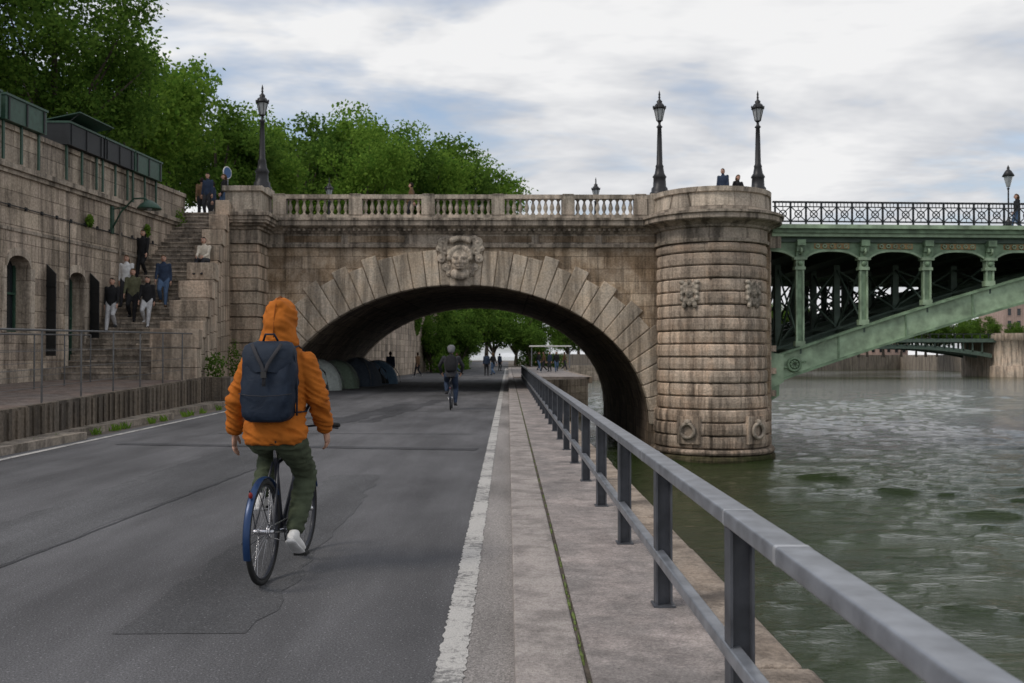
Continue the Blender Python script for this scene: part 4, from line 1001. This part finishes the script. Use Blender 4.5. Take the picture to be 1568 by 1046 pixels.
jk.ell((0,.39,1.765),(.116,.135,.142),k,20); jk.ell((0,.32,1.71),(.105,.10,.12),k,16); jk.loft([(0,.35,1.53),(0,.34,1.59),(0,.35,1.68),(0,.36,1.74)],[(.155,.115),(.130,.118),(.112,.12),(.11,.12)],k,20); jk.ell((0,.335,1.845),(.06,.07,.05),k,12)
v,f,nn=remesh(jk,.009,4)
EA=[np.array(EL['L']),np.array(EL['R'])]
for i in range(len(v)):
    p=v[i]; side=1 if p[0]>0 else 0
    de=np.linalg.norm(p-EA[side]); w=.6+1.6*math.exp(-(de/.13)**2)+1.1*math.exp(-((p[2]-.99)/.07)**2)+.8*math.exp(-((p[2]-1.58)/.05)**2)
    q=(p[0]*7+3*p[2],p[1]*7,p[2]*22+p[0]*12)
    r1=mn.noise(Vector(q)); r2=mn.noise(Vector((p[0]*16+5,p[1]*16,p[2]*22))); r3=mn.noise(Vector((p[0]*30,p[1]*30+9,p[2]*45)))
    r=1-abs(r1)*2.6
    v[i]=p+nn[i]*(.010*w*r+.005*r2+.0025*r3)
for i in range(len(v)):
    p=v[i]
    if abs(p[0])<.24 and .9<p[2]<.935: v[i][0]*=.955
mb.add(v.tolist(),f,'j_orange',True)
mb.loft([(0,y,z) for y,z in ((.44,1.905),(.38,1.914),(.31,1.899),(.260,1.843),(.229,1.76),(.214,1.69),(.222,1.62))],[.004]*7,'j_seam',6,(1,0,0))
for s in 'LR':
    d=(WR[s]-EL[s]).normalized(); mb.loft([WR[s]-d*.03,WR[s]-d*.025,WR[s]+d*.012,WR[s]+d*.016],[.044,.051,.048,.040],'j_orange',16,(0,1,0))
fc_=MB(); fc_.ell((0,.445,1.735),(.077,.092,.115),k,16); fc_.ell((0,.475,1.675),(.052,.055,.05),k,12); fc_.cap((0,.42,1.58),(0,.43,1.68),.055,.055,k,12)
v,f,nn=remesh(fc_,.012,3); mb.add(v.tolist(),f,'skin',True); headparts(mb,(0,.447,1.74),'skin','h_brown')
tr_=MB()
tr_.loft([(0,.25,1.02),(0,.25,.96),(0,.26,.88)],[(.16,.12),(.18,.13),(.165,.115)],k,20)
LEG={}
for s,sg,anp in (('L',-1,Vector((-.125,.33,.545))),('R',1,Vector((.115,.355,.29)))):
    hp=Vector((sg*.09,.27,.95)); kn,an=ik(hp,anp,.43,.43,(sg*.12,1,.1)); LEG[s]=(hp,kn,an)
    tr_.loft([hp+Vector((0,-.02,.0)),hp+(kn-hp)*.35,hp+(kn-hp)*.75,kn],[.115,.1,.082,.075],k,16); tr_.ell(kn,(.076,.076,.076),k,12)
    tr_.loft([kn,kn+(an-kn)*.3,kn+(an-kn)*.65,an],[.074,.074,.066,.056],k,16)
v,f,nn=remesh(tr_,.011,5)
for i in range(len(v)):
    p=v[i]; r1=mn.noise(Vector((p[0]*9,p[1]*9,p[2]*24))); v[i]=p+nn[i]*.010*(1-abs(r1)*2.4)
mb.add(v.tolist(),f,'p_green',True)
for s,sg,pitch in (('L',-1,-.15),('R',1,-.55)):
    hp,kn,an=LEG[s]; mb.cap(an+Vector((0,0,.03)),an+Vector((0,.0,-.05)),.036,.036,'c_dark',12)
    sh=MB(); d=Vector((sg*.05,math.cos(pitch),math.sin(pitch))).normalized(); u=Vector((0,-math.sin(pitch),math.cos(pitch))); o_=an-u*.06
    sh.loft([o_-d*.075,o_-d*.05,o_+d*.02,o_+d*.1,o_+d*.165,o_+d*.2],[(.022,.028),(.036,.045),(.040,.045),(.047,.034),(.042,.026),(.02,.015)],k,16); sh.cap(o_-d*.01+u*.02,o_-d*.005+u*.055,.04,.038,k,12)
    v,f,nn=remesh(sh,.009,3); mb.add(v.tolist(),f,'white',True)
    q=o_-u*.04
    mb.loft([q-d*.085,q-d*.06,q+d*.03,q+d*.12,q+d*.19,q+d*.215],[(.02,.012),(.038,.014),(.04,.014),(.05,.014),(.038,.012),(.015,.01)],'c_white',16)
    for j in range(4): c0=o_+d*(.04+.025*j)+u*(.045-.005*j); mb.cap(c0-Vector((.02,0,0)),c0+Vector((.02,0,0)),.003,.003,'c_grey',5)
for s,sg in (('L',-1),('R',1)):
    d=(WR[s]-EL[s]).normalized(); d=(d+Vector((0,0,-.4))).normalized(); hand(mb,WR[s]+d*.01,d,sg,'skin',(-sg,.1,0),1.08,.32)
mb.obj('cyclist',loc=HL,rot=HR)
# backpack
mb=MB()
pr=[(1.06,.10,.060),(1.075,.135,.085),(1.10,.158,.098),(1.20,.176,.108),(1.32,.182,.108),(1.44,.178,.098),(1.52,.168,.085),(1.56,.150,.065),(1.59,.130,.040),(1.60,.10,.02)]
prz=[]; 
for (a,b) in zip(pr,pr[1:]):
    for q in range(3): prz.append(tuple(a[i]+(b[i]-a[i])*q/3 for i in range(3)))
prz.append(pr[-1]); pr=prz
vs=[];fs=[];n=48
for z,a,b in pr:
    yc=.095+(z-1.06)*.14
    for i in range(n):
        t_=2*math.pi*i/n; c,s=math.cos(t_),math.sin(t_); e=.55
        x=a*math.copysign(abs(c)**e,c); y=b*math.copysign(abs(s)**e,s)
        wv=.009*mn.noise(Vector((x*12,y*12,z*14)))+.006*(1-abs(mn.noise(Vector((x*8+4,y*8,z*20+x*15))))*2.5)
        vs.append((x+wv*(1 if x>0 else -1),yc+y+(-wv if y<0 else wv),z))
for i in range(len(pr)-1):
    for j in range(n): fs.append((i*n+j,i*n+(j+1)%n,(i+1)*n+(j+1)%n,(i+1)*n+j))
fs.append(tuple(range(n))[::-1]); fs.append(tuple((len(pr)-1)*n+j for j in range(n)))
mb.add(vs,fs,'pack',True)
V2=[];W=[.145,.165,.172,.165,.10]; zz=[1.60,1.58,1.53,1.46,1.395]
yv=[.13,.075,.042,.030,.018]
for i in range(5):
    for x in np.linspace(-1,1,11): V2.append((x*W[i],yv[i]+.035*abs(x)**3,zz[i]-.012*x*x))
mb.add(V2,[(i*11+j,i*11+j+1,(i+1)*11+j+1,(i+1)*11+j) for i in range(4) for j in range(10)],'packs',True)
mb.loft([(-.10,.055,1.58),(-.055,.023,1.50),(-.02,.010,1.44),(0,.002,1.37),(0,-.006,1.30)],[(.012,.003)]*5,'c_dark',8); mb.loft([(.10,.055,1.58),(.055,.023,1.50),(.02,.010,1.44),(0,.002,1.37)],[(.012,.003)]*4,'c_dark',8)
mb.box(-.018,.018,-.014,.0,1.355,1.395,'buckle'); mb.loft([(-.05,.15,1.6),(-.03,.13,1.645),(.03,.13,1.645),(.05,.15,1.6)],[.008]*4,'packs',6,(0,1,0))
mb.loft([(-.178,.03,1.25),(-.1,-.018,1.24),(0,-.023,1.235),(.1,-.018,1.24),(.178,.03,1.25)],[(.003,.003)]*5,'c_dark',6,(0,1,0))
for sg in (-1,1):
    pts=[(sg*.10,.2,1.50),(sg*.115,.25,1.555),(sg*.12,.34,1.57),(sg*.125,.44,1.54),(sg*.13,.505,1.44),(sg*.15,.49,1.28),(sg*.2,.40,1.16),(sg*.205,.28,1.12),(sg*.17,.17,1.12)]
    mb.loft(pts,[(.028,.008)]*6+[(.012,.005)]*3,'packs',10,(1,0,0))
    mb.loft([(sg*.183,.14,1.1),(sg*.186,.13,1.3),(sg*.17,.13,1.5)],[(.006,.012)]*3,'packs',8)
mb.obj('backpack',loc=HL,rot=HR)
J=pose('stand'); J.update(pel=Vector((0,.26,.97)),chest=Vector((0,.34,1.28)),neck=Vector((0,.42,1.50)),head=Vector((0,.46,1.655)))
for s,n_,anp in ((-1,'L',Vector((-.12,.33,.53))),(1,'R',Vector((.12,.37,.21)))):
    J['hip'+n_]=Vector((s*.09,.27,.95)); kn,an=ik(J['hip'+n_],anp,.44,.43,(s*.1,1,0)); J['kn'+n_]=kn;J['an'+n_]=an; J['to'+n_]=an+Vector((0,.16,-.07)); J['he'+n_]=an+Vector((0,-.05,-.05))
    J['sh'+n_]=Vector((s*.19,.39,1.44)); el,wr=ik(J['sh'+n_],(s*.28,.70,1.03),.29,.27,(s*.9,0,-.5)); J['el'+n_]=el;J['wr'+n_]=wr; J['hd'+n_]=(wr-el).normalized()
m=body(J,dict(top='c_dark',pants='c_navy',shoes='c_dark',hair='h_dark'),.016,1.12)
m.lathe([(.11,-.0),(.115,.03),(.1,.08),(.06,.115),(0,.125)],'c_grey',(0,.455,1.69),16,sy=1.25); m.cap((0,.40,1.66),(0,.41,1.69),.1,.1,'c_grey',12)
m.loft([(0,.13,1.06),(0,.15,1.1),(0,.2,1.3),(0,.25,1.46),(0,.27,1.52)],[(.10,.05),(.15,.08),(.16,.09),(.14,.07),(.08,.03)],'c_black',16)
m.obj('cyclist',loc=BL,rot=(0,0,.02))
# ---------------------------------------------------------------- world, sun, camera
W_=bpy.data.worlds.new('World'); S.world=W_; W_.use_nodes=True; nt=W_.node_tree; bg=nt.nodes['Background']
class WT(NT):
    def __init__(s): s.t=nt
w=WT()
EL_,AZ=math.radians(48),math.radians(-120)
sky=w.n('ShaderNodeTexSky',sky_type='NISHITA'); sky.sun_disc=False; sky.sun_elevation=EL_; sky.sun_rotation=AZ; sky.air_density=1.0; sky.dust_density=1.5
g=w.n('ShaderNodeTexCoord').outputs['Generated']; sp=w.n('ShaderNodeSeparateXYZ'); w.l(g,sp.inputs[0])
zz=w.math('ADD',w.math('MAXIMUM',sp.outputs[2],0.0),.16)
cb=w.n('ShaderNodeCombineXYZ'); w.l(w.math('DIVIDE',sp.outputs[0],zz),cb.inputs[0]); w.l(w.math('DIVIDE',sp.outputs[1],zz),cb.inputs[1])
mp=w.n('ShaderNodeMapping'); w.l(cb.outputs[0],mp.inputs[0]); mp.inputs['Location'].default_value=(3.1,1.7,0); mp.inputs['Scale'].default_value=(.8,1.0,1)
c1=w.noise(mp.outputs[0],1.5,5,.6,.3); c2=w.noise(mp.outputs[0],1.5,5,.6,.2)
# cloud deck is thinner toward the upper left
wst=w.math('MINIMUM',w.math('MULTIPLY',w.math('MAXIMUM',w.math('SUBTRACT',sp.outputs[2],.15),0.0),1.4),.12)
wst=w.math('MULTIPLY',wst,w.mr(sp.outputs[0],-.28,.12,1,0))
cov=w.mr(w.math('SUBTRACT',c1,wst),.30,.48,.22,1)
ccol=w.mixc(w.mr(c2,.40,.60,0,1),(5.6,5.8,6.25),(8.9,8.9,8.95))
fin=w.mixc(cov,w.scale(sky.outputs[0],1.55),ccol)
w.l(fin,bg.inputs[0]); bg.inputs[1].default_value=.1
sd=bpy.data.lights.new('sun','SUN'); sd.energy=1.4; sd.angle=math.radians(16); sd.color=(1,.93,.83); so=bpy.data.objects.new('sun',sd); COL.objects.link(so)
d=Vector((math.sin(AZ)*math.cos(EL_),math.cos(AZ)*math.cos(EL_),math.sin(EL_))); so.rotation_euler=d.to_track_quat('Z','Y').to_euler()
cd=bpy.data.cameras.new('camera'); cd.lens=35; cd.sensor_width=36; cd.clip_end=6000; cd.clip_start=.05; cam=bpy.data.objects.new('camera',cd); COL.objects.link(cam)
cam.location=(0,0,1.5); cam.rotation_euler=(math.radians(90+.83),0,math.radians(-.225)); S.camera=cam
cd.dof.use_dof=True; cd.dof.focus_distance=7.5; cd.dof.aperture_fstop=5
S.view_settings.view_transform='Standard'; S.view_settings.look='None'; S.view_settings.exposure=0
